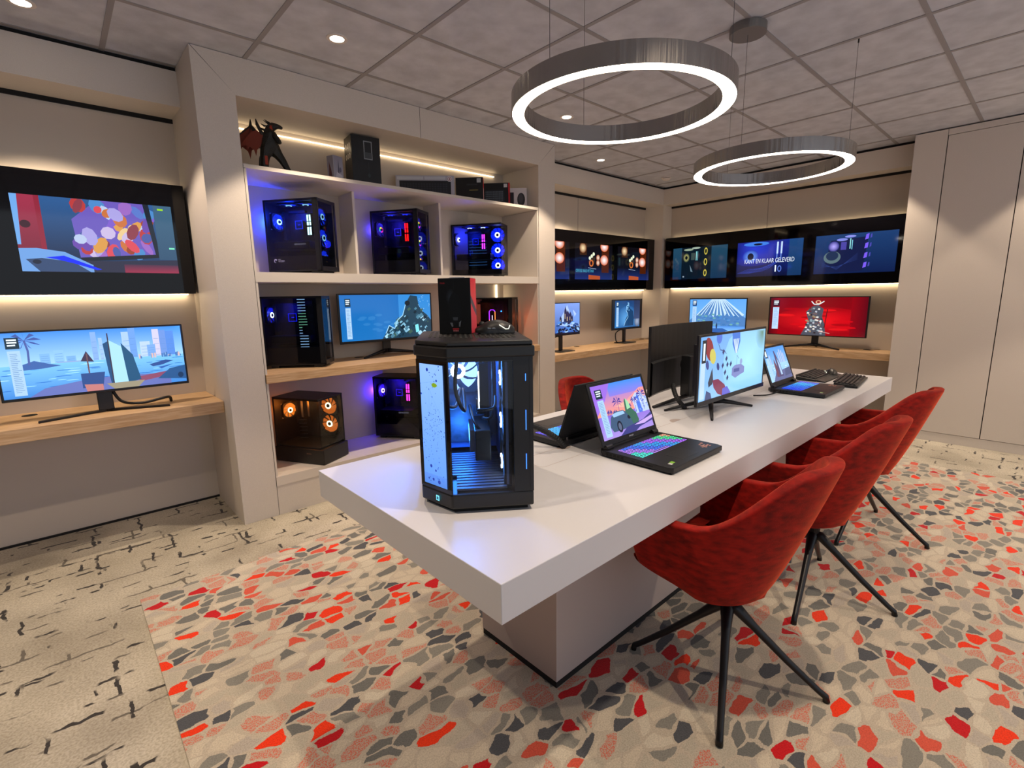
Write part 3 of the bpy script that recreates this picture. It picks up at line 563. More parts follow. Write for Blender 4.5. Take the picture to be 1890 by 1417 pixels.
# ---------------------------------------------------------------- video walls
def video_wall(label, loc, rotz, w, pics, xs, z0, z1, depth):
    """glass fascia facing local -Y; loc is the left end at the front face"""
    t = thing('video_wall', label, 'screen', loc, rotz)
    box('housing', 0, w, .012, depth, z0, z1, M_black, t)
    box('glass_fascia', 0, w, 0, .012, z0, z1, M_glossb, t)
    for p, x in zip(pics, xs): p.build('display', t, M_scrtv, (x+p.w/2, -.0004, 1.54))
    MB().box(.01, w-.02, depth-.03, depth-.012, z0-.006, z0-.001).build('led_strip', M_led, t)
    MB().box(.01, w-.02, depth-.03, depth-.02, z1+.001, z1+.005).build('led_strip', M_led2, t)
    return t
dy = YW-3.73-.002
pg = pic_game()
video_wall('long black glass video wall showing colourful painted game artwork, left alcove', (-2.2, 3.73, 0), 0, 2.888, [pic_tower(.70, .395, 'teal', 1), pic_tower(.70, .395, 'blue', 1), pg], [.5, 1.30, 2.11], 1.416, 2.065, dy)
video_wall('black glass video wall with warm orange lights on dark screens, right of the bookcase', (3.534, 3.73, 0), 0, 2.455, [pic_tower(.70, .40, 'warm', 1), pic_tower(.69, .40, 'warm', 2, 'KANT EN KLAAR GELEVERD', True), pic_tower(.69, .40, 'warm', 3)], [.05, .846, 1.646], 1.416, 2.065, dy)
video_wall('black glass video wall on the far wall, its middle screen reading KANT EN KLAAR GELEVERD', (6.03, 3.585, 0), -PI/2, 2.548, [pic_tower(.71, .39, 'teal', 1), pic_tower(.70, .39, 'blue', 2, 'KANT EN KLAAR GELEVERD'), pic_tower(.703, .39, 'violet', 3)], [.113, .942, 1.762], 1.43, 2.07, XW-6.03-.002)

# ---------------------------------------------------------------- monitors
def monitor(label, loc, rotz, pic, zb, stand, w, h, thick=.03, cable=True, logo=False, group=None):
    """faces local -Y, origin on the surface below the middle of the screen; zb = bottom above the surface"""
    t = thing('monitor', label, 'monitor', loc, rotz)
    MB().box(-w/2, w/2, 0, .012, zb, zb+h).box(-w/2+.06, w/2-.06, .012, thick+.012, zb+.04, zb+h-.05).build('housing', M_bezel, t, .003)
    if pic:
        pic.build('screen', t, M_scr, (0, -.0006, zb+(h-pic.h)*.62 if h-pic.h > .02 else zb+(h-pic.h)/2))
    if stand == 'plate':
        MB().box(-.022, .022, .035, .06, .01, zb+h*.45).build('stand_neck', M_black, t, .003)
        MB().box(-.12, .12, -.06, .11, 0, .009).build('stand_base', M_black, t, .003)
    elif stand == 'flat':
        MB().box(-.035, .035, .03, .055, .01, zb+h*.5).build('stand_neck', M_black, t, .004)
        for s in (-1, 1): MB().prism([(0, .07), (0, .035), (s*.285, -.075), (s*.285, -.055)], 0, .012).build('stand_foot', M_blackm, t, .003)
    elif stand == 'vee':
        MB().prism([(-.035, .05), (.035, .05), (.028, .08), (-.028, .08)], .02, zb+h*.5).build('stand_neck', M_black, t, .004)
        for s in (-1, 1): MB().tube([(0, .06, .035), (s*.05, .045, .032), (s*.27, -.09, .008)], [.02, .014, .007], 8).build('stand_foot', M_blackm, t, smooth=True)
        MB().tube([(0, .06, .035), (0, .12, .01)], [.016, .008], 8).build('stand_foot', M_blackm, t, smooth=True)
    return t
def cable_run(label, pts, rad, parent=None, name='cable', cat='cable', m=None, grp=None):
    P = [Vector(p) for p in pts]; out = []
    for i in range(len(P)-1):
        p0, p1, p2, p3 = P[max(i-1, 0)], P[i], P[i+1], P[min(i+2, len(P)-1)]
        for k in range(8):
            s = k/8; out.append(.5*((2*p1)+(p2-p0)*s+(2*p0-5*p1+4*p2-p3)*s*s+(3*p1-p0-3*p2+p3)*s**3))
    out.append(P[-1]); o = MB().tube(out, rad, 8).build(name, m or M_cable, parent, smooth=True)
    if not parent: tag(o, label, cat, grp)
    return o
ZC1 = .76
m1 = monitor('large ultrawide monitor with a sunny blue bay, palm and towers, left alcove', (.155, 3.56, ZC1), 0, pic_bay(), .115, 'flat', .812, .36)
cable_run('', [(.03, .05, .14), (.07, .03, .05), (.16, 0, .03), (.26, -.01, .045), (.30, .03, .04), (.31, .06, .01)], .008, m1, 'cable')
m2 = monitor('ultrawide monitor with a snowy blue ridge picture on the oak shelf of the bookcase', (1.962, 3.60, .915), 0, pic_ridge(), .115, 'vee', .82, .375)
m3 = monitor('small monitor with a blue snowy castle, half hidden by the bookcase edge', (4.05, 3.60, ZC1), 0, pic_castle(), .175, 'plate', .54, .352)
m4 = monitor('small monitor with a pale blue misty picture, on the oak counter near the room corner', (5.30, 3.65, ZC1), 0, pic_mist(), .17, 'plate', .64, .372)
for m_ in (m3, m4): cable_run('', [(-.01, .04, .15), (.0, .10, .16), (-.1, .10, .12), (-.15, .06, .04), (-.14, .04, .004)], .007, m_, 'cable')
m5 = monitor('monitor showing a blue snow-streaked mountain on the far wall counter', (5.98, 2.83, ZC1), -PI/2, pic_peak(), .10, 'vee', .72, .44)
m6 = monitor('ultrawide monitor with a bright red picture on the far wall counter', (5.99, 1.755, ZC1), -PI/2, pic_red(), .128, 'vee', .95, .42)
ZT = .759
mA = monitor('monitor on the white table showing a pale blue sky full of drifting balloons', (2.60, 1.12, ZT), 0, pic_float(), .070, 'none', .79, .345, .045)
MB().box(-.395, .395, -.004, 0, .070, .092).build('chin', M_bezel, mA)
MB().tube([(-.05, .055, .17), (-.04, .09, .10), (-.02, .115, .03)], [.03, .026, .024], 10).build('stand_neck', M_black, mA, smooth=True)
for q in ((-.325, -.05), (.115, -.06), (-.30, .22), (.16, .26)): MB().tube([(-.02, .11, .028), (-.02+(q[0]+.02)*.3, .11+(q[1]-.11)*.3, .03), (q[0], q[1], .006)], [.016, .013, .006], 8).build('stand_foot', M_blackm, mA, smooth=True)
mB = thing('monitor', 'black monitor seen from behind, beside the balloon monitor on the white table', 'monitor', (2.635, 1.44, ZT), PI)
rows = [[(x, -.05+.10*(x/.36)**2*.5+.0, z) for z in (.062, .438)] for x in [(-.34+.056667*k) for k in range(13)]]
g = MB().grid([[(p[0], p[1]+.016, p[2]) for p in r] for r in rows]); g.grid([[p for p in r[::-1]] for r in rows])
for k in (0, 12):
    a = rows[k]; q = [(a[0][0], a[0][1], a[0][2]), (a[1][0], a[1][1], a[1][2]), (a[1][0], a[1][1]+.016, a[1][2]), (a[0][0], a[0][1]+.016, a[0][2])]; g.add(q, [(0, 1, 2, 3)])
g.grid([[(r[1][0], r[1][1], .438), (r[1][0], r[1][1]+.016, .438)] for r in rows]).grid([[(r[0][0], r[0][1]+.016, .062), (r[0][0], r[0][1], .062)] for r in rows])
g.build('housing', M_black, mB, fix=True)
MB().grid([[(x, -.034+.05*(x/.36)**2+.0, .063), (x, -.022+.05*(x/.36)**2, .075), (x, -.020+.05*(x/.36)**2, .243), (x, -.034+.05*(x/.36)**2, .252)] for x in [(-.338+.05633*k) for k in range(13)]]).build('rear_hump', M_black, mB)
MB().box(-.03, .03, .015, .07, .03, .26).build('stand_neck', M_black, mB, .004)
MB().cyl((0, 0, 0), .03, .045, 20).build('tilt_hinge', M_black, mB).matrix_local = Matrix.Translation((0, .01, .21)) @ Matrix.Rotation(-PI/2, 4, 'X')
for q in ((.315, .02), (-.30, .05)): MB().tube([(0, .05, .03), (q[0], q[1], .008)], [.014, .008], 8).build('stand_foot', M_blackm, mB, smooth=True)

# ---------------------------------------------------------------- laptops
def laptop(label, loc, rotz, pic, w=.37, d=.285, hue=None, lid=.262, tilt=.36, stickers=True):
    """user side at local y=0, hinge at y=d; screen faces -Y"""
    t = thing('laptop', label, 'laptop', loc, rotz)
    MB().prism([(.008, 0), (w-.008, 0), (w, .02), (w, d+.01), (w-.02, d+.03), (.02, d+.03), (0, d+.01), (0, .02)], .006, .026).build('base', M_case, t, .003)
    for k in range(5): box('air_vent', -.0006, 0, d-.02-.017*k, d-.008-.017*k, .010, .021, M_gap, t)
    for k in range(2): box('port', -.0006, 0, d-.135-.022*k, d-.122-.022*k, .013, .018, M_gap, t)
    box('card_slot', -.0006, 0, d-.21, d-.18, .013, .018, M_gap, t)
    k = Pic(w-.055, .112); r = random.Random(int(loc[0]*50)); rowsn = 6; colsn = 17
    k.rect(0, 0, 1, 1, '101014')
    for j in range(rowsn):
        i = 0
        while i < colsn:
            sp = 6 if (j == 0 and i == 4) else 1
            u0, u1 = i/colsn, (i+sp)/colsn; v0, v1 = j/rowsn, (j+1)/rowsn
            if hue == 'rainbow':
                f = i/colsn; c = ['3AE0C8' if j < 3 else 'C8D8C0', 'A878F0', '3A6CF8', '2A9CF0', 'A05CF0', '40D890', 'F0A080'][min(6, int(f*5+j*.35))]
            else: c = ['1848FF', '2A68FF', '1C8CFF', '3AB4FF', '6A5CFF'][min(4, int(i/4+r.random()*.9))]
            k.rect(u0+.006, v0+.02, u1-.006, v1-.02, c); k.rect(u0+.012, v0+.055, u1-.012, v1-.045, '1A1C26'); k.rect(u0+.018, v0+.075, u0+.03, v0+.09, c)
            i += sp
    k.build('keyboard', t, M_keys, (w/2-.0, d-.152, .0265), (-PI/2, 0, 0), dz=.00001)
    box('touchpad', w/2-.075, w/2+.045, .025, .10, .026, .0263, M_black, t)
    if stickers:
        s = Pic(.07, .05)
        for q in range(16): s.rect(r.random()*.8, r.random()*.8, .2+r.random()*.8, .1+r.random()*.85, 'C88A70') if q < 0 else s.rect(*(lambda a, b: (a, b, a+.18, b+.12))(r.random()*.8, r.random()*.85), 'B8806A')
        s.build('sticker', t, M_print, (w-.055, .03, .0266), (-PI/2, 0, 0), dz=.00001)
        s = Pic(.035, .022); s.rect(0, .1, .4, .8, 'C8C8C8'); s.rect(.45, .3, 1, 1, '7CB82A'); s.rect(.45, 0, 1, .25, '202020'); s.build('sticker', t, M_print, (.05, .02, .0266), (-PI/2, 0, 0), dz=.00001)
    lid_o = MB().box(0, w, 0, .007, .012, lid).build('lid', M_case, t, .002, loc=(0, d, .024)); lid_o.rotation_euler = (-tilt, 0, 0)
    if pic: pic.build('screen', lid_o, M_scr, (w/2, -.0006, .034))
    MB().box(.06, w-.06, .006, .012, .004, .022).build('hinge_cover', M_black, lid_o)
    for s in (.03, w-.03): MB().cyl((0, 0, -.018), .011, .036, 16).build('hinge', M_black, t, smooth=False).matrix_local = Matrix.Translation((s, d+.002, .031)) @ Matrix.Rotation(PI/2, 4, 'Y')
    if pic and hue == 'rainbow':
        q = Pic(.028, .007); q.text('msi', 0, 0, 1, 1, 'C8CCD0', .01); q.build('logo', lid_o, M_print, (w/2, -.0008, .021))
    MB().box(.01, w-.01, .008, d, 0, .006).build('rubber_base', M_dark, t)
    return t
laptop('open laptop with a pink and violet sunset picture and rainbow backlit keys', (1.476, .822, ZT), 0, pic_sunset(), hue='rainbow', w=.378)
laptop('laptop seen from behind with blue lit keys, beside the tall computer', (1.825, 1.605, ZT), PI, pic_tide(), hue='blue', w=.385, stickers=False)
laptop('far open laptop with a light blue seaside picture and blue backlit keys', (3.185, .848, ZT), 0, pic_tide(), hue='blue', w=.395)

# ---------------------------------------------------------------- loose keyboards, mice
def keyboard(label, loc, rotz, w=.44, d=.14, rest=True):
    t = thing('keyboard', label, 'keyboard', loc, rotz)
    MB().add([(0, 0, .003), (w, 0, .003), (w, d, .006), (0, d, .006), (0, 0, .014), (w, 0, .014), (w, d, .028), (0, d, .028)], [(0, 3, 2, 1), (4, 5, 6, 7), (0, 1, 5, 4), (1, 2, 6, 5), (2, 3, 7, 6), (3, 0, 4, 7)]).build('body', M_black, t, .003)
    g = MB()
    for j in range(6):
        y0 = .012+j*.0205+(.004 if j == 5 else 0); z = .014+.014*(y0+.008)/d; i = 0
        while i < 21:
            sp = 6 if (j == 0 and i == 4) else 1
            if i in (15, 18): i += 0
            x0 = .01+i*(w-.02)/21; x1 = .01+(i+sp)*(w-.02)/21
            g.add([(x0+.001, y0, z), (x1-.001, y0, z), (x1-.001, y0+.018, z), (x0+.001, y0+.018, z), (x0+.003, y0+.003, z+.008), (x1-.003, y0+.003, z+.008), (x1-.003, y0+.015, z+.008), (x0+.003, y0+.015, z+.008)], [(4, 5, 6, 7), (0, 1, 5, 4), (1, 2, 6, 5), (2, 3, 7, 6), (3, 0, 4, 7)]); i += sp
    o = g.build('keys', M_case, t); o['kind'] = 'stuff'
    MB().box(.01, w-.01, .004, d-.004, 0, .004).build('feet', M_dark, t)
    if rest: MB().add([(0, -.055, 0), (w, -.055, 0), (w, -.003, 0), (0, -.003, 0), (0, -.053, .006), (w, -.053, .006), (w, -.003, .015), (0, -.003, .015)], [(0, 3, 2, 1), (4, 5, 6, 7), (0, 1, 5, 4), (1, 2, 6, 5), (2, 3, 7, 6), (3, 0, 4, 7)]).build('palm_rest', M_case, t, .002)
    return t
keyboard('black keyboard with wide palm rest just behind the far laptop', (3.76, 1.06, ZT), .0, .42, .13)
keyboard('slim black keyboard beside the gaming mouse at the far end of the white table', (3.66, .80, ZT), .10, .46, .13, False)
keyboard('black keyboard on the far side of the table, mostly hidden behind the far laptop', (4.22, 1.58, ZT), PI, .45, .14, False)
def mouse(label, loc, rotz, s=1.0):
    t = thing('computer_mouse', label, 'computer mouse', loc, rotz)
    rows = []
    for i in range(13):
        a = i/12; y = (-.5+a)*.125*s; wv = .034*s*(math.sin(PI*min(.97, max(.03, a)))**.45)*(1-.18*math.exp(-((a-.55)/.16)**2)); hh = .040*s*(math.sin(PI*(.06+.86*a))**.8)*(1-.25*a)+.004
        rows.append([(wv*math.cos(b*PI/8), y, .003+hh*max(0, math.sin(b*PI/8))**.8) for b in range(9)])
    rows = [[(p[0]*.05, p[1], .003) for p in rows[0]]]+rows+[[(p[0]*.05, p[1], .003) for p in rows[-1]]]
    MB().grid(rows).build('shell', M_black, t, smooth=True, sub=1, fix=True)
    MB().cyl((0, 0, -.004), .010*s, .008, 16).build('scroll_wheel', M_dark, t, smooth=True).matrix_local = Matrix.Translation((0, .040*s, .027*s)) @ Matrix.Rotation(PI/2, 4, 'Y')
    MB().tube([(-.0335*s, -.006*s, .027*s), (-.0325*s, -.026*s, .014*s), (-.030*s, -.036*s, .014*s), (-.0285*s, -.040*s, .024*s)], .0015*s, 6).build('light_line', glow('mouse_light', 'F0F0D8', 1.2), t)
    for k in range(2): MB().box(-.0345*s, -.0315*s, .006*s+.014*k, .017*s+.014*k, .014*s, .019*s).build('side_button', M_grey, t, .001)
    MB().prism([(-.028*s, -.055*s), (.028*s, -.055*s), (.028*s, .05*s), (-.028*s, .05*s)], 0, .0035).build('glide_base', M_dark, t)
    return t
mouse('large glossy black gaming mouse behind the slim keyboard, far end of the white table', (4.14, 1.075, ZT), -1.2, 1.25)
# ---------------------------------------------------------------- table
tb = thing('long_table', 'long white meeting table with thick top on a taupe block pedestal', 'table', (0, 0, 0))
MB().box(.634, 4.3085, .742, 1.746, .661, .759).build('tabletop', M_white, tb, .002)
MB().box(1.135, 3.85, 1.04, 1.45, .03, .661).build('pedestal', M_ped, tb, .001)
MB().box(1.137, 3.848, 1.042, 1.448, .004, .03).build('plinth', M_gap, tb)
g = MB()
def groove(pts, w=.0022):
    for (x0, y0), (x1, y1) in zip(pts, pts[1:]):
        d = Vector((x1-x0, y1-y0)).normalized()*w/2; n = Vector((-d.y, d.x))
        g.add([(x0-n.x, y0-n.y, .7594), (x1-n.x, y1-n.y, .7594), (x1+n.x, y1+n.y, .7594), (x0+n.x, y0+n.y, .7594)], [(0, 1, 2, 3)])
arc = [(1.246-.02*math.sin(k*PI/12), 1.211-.02*math.cos(k*PI/12)) for k in range(7)]
groove([(3.72, 1.191)]+arc+[(1.226, 1.29)]+[(1.246-.02*math.cos(k*PI/12), 1.29+.02*math.sin(k*PI/12)) for k in range(7)]+[(3.72, 1.31), (3.72, 1.191)])
for x in (2.02, 2.9): groove([(x, 1.191), (x, 1.31)])
g.build('cable_flap_seam', M_ped, tb)
def halfd(x, y, s, r=.036):
    return MB().prism([(x+r*math.cos(k*PI/12)*1.0, y+s*r*.9*math.sin(k*PI/12)) for k in range(13)], .7592, .7597)
halfd(1.463, 1.308, -1).build('cable_cutout', M_ped, tb); halfd(2.164, 1.193, 1).build('cable_cutout', M_ped, tb); halfd(2.43, 1.308, -1).build('cable_cutout', M_ped, tb)

# ---------------------------------------------------------------- computers
def orient(loc, facing):
    """matrix turning local -Y into FACING"""
    F = Vector(facing).normalized(); Y = -F; up = Vector((0, 0, 1)) if abs(F.z) < .9 else Vector((0, 1, 0)); X = Y.cross(up).normalized(); Z = X.cross(Y)
    m = Matrix((X, Y, Z)).transposed().to_4x4(); m.translation = Vector(loc); return m
def ngon(cx, cz, r, n=24, a0=0): return [(cx+r*math.cos(a0+k*2*PI/n), cz+r*math.sin(a0+k*2*PI/n)) for k in range(n)]
def fan(parent, loc, facing, r, ringc, bladec, es=7, eb=.7, rainbow=False):
    g = MB(); n = 28   # square frame with a round opening
    for a, b in ((0, .012), ):
        o = []; i_ = []
        for k in range(n):
            t = k*2*PI/n; c, s = math.cos(t), math.sin(t); q = (r*1.06)/max(abs(c), abs(s)); q = min(q, r*1.32); o.append((q*c, q*s)); i_.append((r*c, r*s))
        for k in range(n):
            l = (k+1) % n; g.add([(o[k][0], 0, o[k][1]), (o[l][0], 0, o[l][1]), (i_[l][0], 0, i_[l][1]), (i_[k][0], 0, i_[k][1])], [(0, 1, 2, 3)]); g.add([(i_[k][0], 0, i_[k][1]), (i_[l][0], 0, i_[l][1]), (i_[l][0], .022, i_[l][1]), (i_[k][0], .022, i_[k][1])], [(0, 1, 2, 3)])
            g.add([(o[k][0], 0, o[k][1]), (o[l][0], 0, o[l][1]), (o[l][0], .022, o[l][1]), (o[k][0], .022, o[k][1])], [(3, 2, 1, 0)])
    fr = g.build('case_fan', M_dark, parent); fr.matrix_local = orient(loc, facing)
    g = MB()
    for b in range(9):
        rows = []
        for k in range(5):
            rr = r*(.3+.66*k/4); a = b*2*PI/9+.35*k/4; w = .64-.05*k/4
            rows.append([(rr*math.cos(a+w*j/3), .006+.010*j/3, rr*math.sin(a+w*j/3)) for j in range(4)])
        g.grid(rows)
    g.build('fan_blades', glow('fan_blade_'+bladec+str(eb), bladec, eb), fr)
    if rainbow:
        cs = ['FF2A2A', 'FF9A1A', 'F0F02A', '2AE03A', '2AB0E8', '3A3AFF', 'E82AC8', 'FF2A78']
        g = MB()
        for k in range(24):
            t0, t1 = k*2*PI/24, (k+1)*2*PI/24; g.k = k*8//24
            g.add([(r*.2*math.cos(t0), .002, r*.2*math.sin(t0)), (r*.2*math.cos(t1), .002, r*.2*math.sin(t1)), (r*.4*math.cos(t1), .002, r*.4*math.sin(t1)), (r*.4*math.cos(t0), .002, r*.4*math.sin(t0))], [(0, 1, 2, 3)])
        g.build('light_ring', [glow('rainbow_'+c, c, 3) for c in cs], fr)
    else:
        g = MB().ring((0, 0, 0), r*.2, r*.36, 0, .003, 24); o = g.build('light_ring', glow('fan_ring_'+ringc+str(es), ringc, es), fr); o.rotation_euler = (PI/2, 0, 0)
    o = MB().cyl((0, 0, -.001), r*.19, .006, 20).build('hub', M_dark, fr); o.rotation_euler = (PI/2, 0, 0)
    return fr
def lamp(parent, loc, col, e, rad=.03):
    l = bpy.data.lights.new('fan_glow', 'POINT'); l.energy = e*1.6; l.color = hx(col); l.shadow_soft_size = rad; o = bpy.data.objects.new('fan_glow', l); COL.objects.link(o); o.parent = parent; o.location = loc  # unseen point light added to strengthen the glow of the lit fans
def tower(label, loc, rotz, a, b, h, hub, blade, ram, st):
    """local: x rear->front, glass side at y=0, z up; st: dict of looks"""
    t = thing('desktop_computer', label, 'computer', loc, rotz, st.get('group'))
    f0 = .018; sh = st.get('shroud', .10)
    g = MB().box(0, a, 0, b, f0, f0+.012).box(0, a, 0, b, h-.014, h).box(.0, a-.02, b-.006, b, f0, h)
    # rear panel with fan opening
    zf = h*.74; rf = .055
    g.box(0, .006, 0, b, f0, zf-rf).box(0, .006, 0, b, zf+rf, h).box(0, .006, 0, b*.5-rf, zf-rf, zf+rf).box(0, .006, b*.5+rf, b, zf-rf, zf+rf)
    g.box(0, .014, 0, .012, f0, h)
    if not st.get('pano'): g.box(a-.03, a, 0, .012, f0, h)
    g.box(.006, a-.02, .004, b-.006, f0+.012, f0+sh)
    g.build('case_shell', M_case, t, 0)
    for x in (.03, a-.08):
        MB().box(x, x+.05, .01, b-.01, 0, f0).build('foot', M_black, t, .002)
    MB().box(.012, a-.03 if not st.get('pano') else a-.004, .0, .004, f0+.006 if not st.get('base') else f0+sh, h-.006).build('side_glass', st.get('glass', M_glass), t)
    # insides
    bd = MB().box(.03, a*.72, b-.022, b-.012, f0+sh+.01, h-.03).box(.03, .05, b-.07, b-.022, h*.5, h-.05).box(.07, a*.5, b-.05, b-.022, h-.06, h-.045)
    bd.build('circuit_board', M_boardm, t)
    zb = h*.70
    if not st.get('empty') and not st.get('nopump'):
        pz = MB().box(a*.33, a*.33+.055, b-.07, b-.03, zb-.028, zb+.028).build('pump_block', M_dark, t, .006)
        pr = MB(); x0, x1, z0, z1 = a*.33, a*.33+.055, zb-.028, zb+.028
        for q in ((x0, x1, z1-.004, z1), (x0, x1, z0, z0+.004), (x0, x0+.004, z0, z1), (x1-.004, x1, z0, z1)): pr.box(q[0], q[1], b-.0725, b-.07, q[2], q[3])
        pr.box(x0+.02, x0+.038, b-.0725, b-.07, zb-.003, zb+.003).build('light_frame', glow('pump_'+blade, blade, 1.6), pz)
        for k in range(2):
            xm = a*.33+.085+.018*k
            mm = MB().box(xm, xm+.008, b-.06, b-.022, h*.56, h*.86).build('memory_stick', M_dark, t)
            mg = MB()
            for (u0, u1) in ((.0, .36), (.44, .60), (.64, .92)): mg.box(xm-.001, xm+.009, b-.064, b-.06, h*(.56+.30*u0), h*(.56+.30*u1))
            mg.build('light_bar', glow('ram_'+ram, ram, st.get('rame', 5)), mm)
    gz = h*.44
    if not st.get('empty'):
        gc = MB().box(.03, a*.76, .035, b-.03, gz-.045, gz+.005).build('graphics_card', M_black, t, .004)
        if st.get('text'):
            p = Pic(.085, .011); p.text('GEFORCE RTX', 0, 0, 1, 1, '9A9AA0', .02); p.build('lettering', gc, M_scr, (a*.58, .0345, gz-.02))
    else:
        gg = MB()
        for k in range(6): gg.add([(.10, b*.5, h*.30+.026*k), (.17, b*.5, h*.315+.026*k), (.17, b*.5, h*.325+.026*k), (.10, b*.5, h*.31+.026*k)], [(0, 1, 2, 3)])
        gg.box(.10, .118, b*.62, b*.64, h*.62, h*.93).box(.135, .152, b*.72, b*.74, h*.62, h*.93).build('slot_covers', M_grey, t)
    fan(t, (.032, b*.5, zf), (1, -.25, 0), .052, hub, blade, st.get('es', 7), st.get('eb', .7)*2.2, st.get('rear_rainbow', False))
    for k in range(st.get('topfans', 2)):
        fan(t, (a*.3+.125*k, b*.5, h-.022), (0, 0, -1), .056, hub if not st.get('topc') else st['topc'], blade if not st.get('topc') else st['topc'], st.get('es', 7)*.4, st.get('eb', .7)*4)
    if st.get('sidefans'):
        for k in range(st['sidefans']): fan(t, (a-.075, b-.06, h-.085-.132*k), (0.1, -1, 0), .064, hub, blade, st.get('es', 7), st.get('eb', .7)*2.4)
    # front face
    if st.get('front') == 'fans':
        MB().box(a-.012, a, .012, b, f0, h).build('front_panel', M_glass, t)
        MB().box(a-.004, a+.004, .004, .014, f0, h).box(a-.004, a+.004, b-.012, b, f0, h).box(a-.004, a+.004, .004, b, h-.02, h).box(a-.004, a+.004, .004, b, f0, f0+.03).build('front_frame', M_black, t)
        for k in range(3): fan(t, (a-.030, b*.5, h-.105-.135*k), (1, 0, 0), .056, hub, blade, st.get('es', 7)*st.get('ff', .35), st.get('eb', .7)*2.2, st.get('front_rainbow', False))
    elif st.get('front') == 'glass':
        MB().box(a-.005, a, .004, b-.012, f0+.01 if not st.get('base') else f0+sh, h-.006).build('front_glass', M_glass, t)
        MB().box(a-.02, a+.001, b-.012, b, f0, h).build('front_frame', M_black, t)
    else:
        MB().box(a-.02, a, .004, b, f0, h).build('front_panel', M_case, t, .004)
    if st.get('base'):
        MB().box(-.004, a+.02, -.008, b+.004, .004, f0+sh-.012).build('base_box', M_black, t, .004)
    if st.get('logo'):
        p = Pic(.085, .03); p.ell(.14, .5, .12, .42, 'B8B8C0', 14); p.ell(.17, .42, .085, .28, '14141A', 12); p.poly([(.1, .9), (.3, .8), (.26, .6), (.16, .7)], 'D0D0D8'); p.text('MSI', .4, .68, .22, .2, 'A0A0A8', .02); p.text('POWERED', .4, .34, .55, .22, 'C0C0C8', .03); p.rect(.4, .12, .85, .18, '70707A')
        p.build('sticker', t, M_print, (.085, -.0006, f0+.055))
    if st.get('slats'):
        g = MB(); g2 = MB()
        for k in range(19):
            z = f0+.10+.0185*k; w = .055 if k < 12 and not (5 < k < 9) else (.05 if k > 8 else .02)
            (g if (k < 8 or k > 13) else g2).box(a*.60, a*.60+w, .012, .013, z, z+.005)
        g.build('lit_vent_slats', glow('slat_blue', 'A8E0FF', 1.1), t); g2.build('lit_vent_slats', glow('slat_green', '8CE8B0', .9), t)  # glowing strips stand in for light passing through the vent slots
    if st.get('lines'):
        g = MB()
        for k in range(9): g.box(.10, .27, b-.034, b-.033, h*.25+.026*k, h*.25+.026*k+.004)
        g.build('lit_bracket_lines', glow('slat_cyan', '3E7CB8', .8), t)
    if st.get('cable', True):
        cable_run('', [(.0, b*.5, h*.33), (-.05, b*.5, h*.36), (-.06, b*.55, h*.25), (-.03, b*.6, .02)], .004, t, 'rear_cable')
    lamp(t, (a*.3, b*.45, h*.82), blade, st.get('glow', 1.4))
    if st.get('rear', .5): lamp(t, (-.035, b*.5, zf), blade, st.get('rear', .5))
    if st.get('frontglow'): lamp(t, (a-.045, b*.5, h*.55), st['frontglow'], st.get('fg', .5))
    return t
def rz(th): return math.radians(th-90)
ZS2, ZS3, ZS1 = 1.534, .915, .255
GR = 'computers shown on the bookcase shelves'
T = {}
tower('black computer with blue fans and a dragon sticker, top left on the three-part shelf', (1.102, 3.60, ZS2), rz(36), .385, .215, .475, '9CE8FF', '1238FF', 'B8FFF0', dict(front='fans', text=True, logo=True, es=6, eb=.55, glow=1.6, rear=1.3, ff=.25, group=GR))
tower('black computer with red memory lights and rainbow fans, middle of the three-part shelf', (1.874, 3.632, ZS2), rz(33), .385, .21, .485, 'FF60D0', '3A30FF', 'FF1408', dict(front='fans', rear_rainbow=True, front_rainbow=True, topc='1A34FF', text=False, frontglow='1A2CFF', fg=.5, ff=.5, eb=.25, glow=1.2, rear=.4, group=GR))
tower('computer with three big round blue fans behind glass, right on the three-part shelf', (2.675, 3.70, ZS2), rz(33), .455, .21, .455, 'E8FFFF', '0A28FF', 'E03AFF', dict(front='glass', sidefans=3, pano=True, es=9, eb=1.1, lines=True, glow=1.2, rear=.3, shroud=.05, group=GR))
tower('black computer with stripes of light across its side, left end of the oak shelf', (1.005, 3.545, ZS3), rz(52), .39, .20, .475, 'E0FFFF', '0C20FF', '101020', dict(front='fans', slats=True, topfans=0, ff=.0, eb=.5, es=6, rame=.0, glow=.5, rear=.0, shroud=.12, cable=False, group=GR))
t5 = tower('empty glass computer case with three orange fans on the bottom shelf', (1.035, 3.60, ZS1), rz(29), .385, .25, .455, 'FFF0A0', 'F07820', 'F07820', dict(front='glass', pano=True, base=True, sidefans=2, topfans=0, empty=True, es=7, eb=.55, shroud=.10, glow=.5, rear=.1, glass=M_clear, group=GR))
p = Pic(.04, .008); p.text('\u00c6XIN', 0, 0, 1, 1, '8C6A50', .01); p.build('lettering', t5, M_print, (.28, -.0088, .07))
tower('black computer with pink memory lights and violet glow on the bottom shelf', (1.80, 3.62, ZS1), rz(37), .40, .21, .50, 'FFD0F8', '3A18FF', 'FF3AC0', dict(front='plain', text=True, topfans=0, es=8, eb=.8, glow=1.6, rear=1.3, cable=False, group=GR))
t7 = tower('dark glass computer with a violet light loop, right end of the oak shelf', (2.79, 3.70, ZS3), rz(33), .45, .22, .44, 'FFB060', '7A3010', '2A1408', dict(front='fans', topfans=0, nopump=True, es=2, eb=.3, ff=1.5, rame=.3, frontglow='FF7030', fg=1.6, glow=.35, rear=.2, cable=False, group=GR))
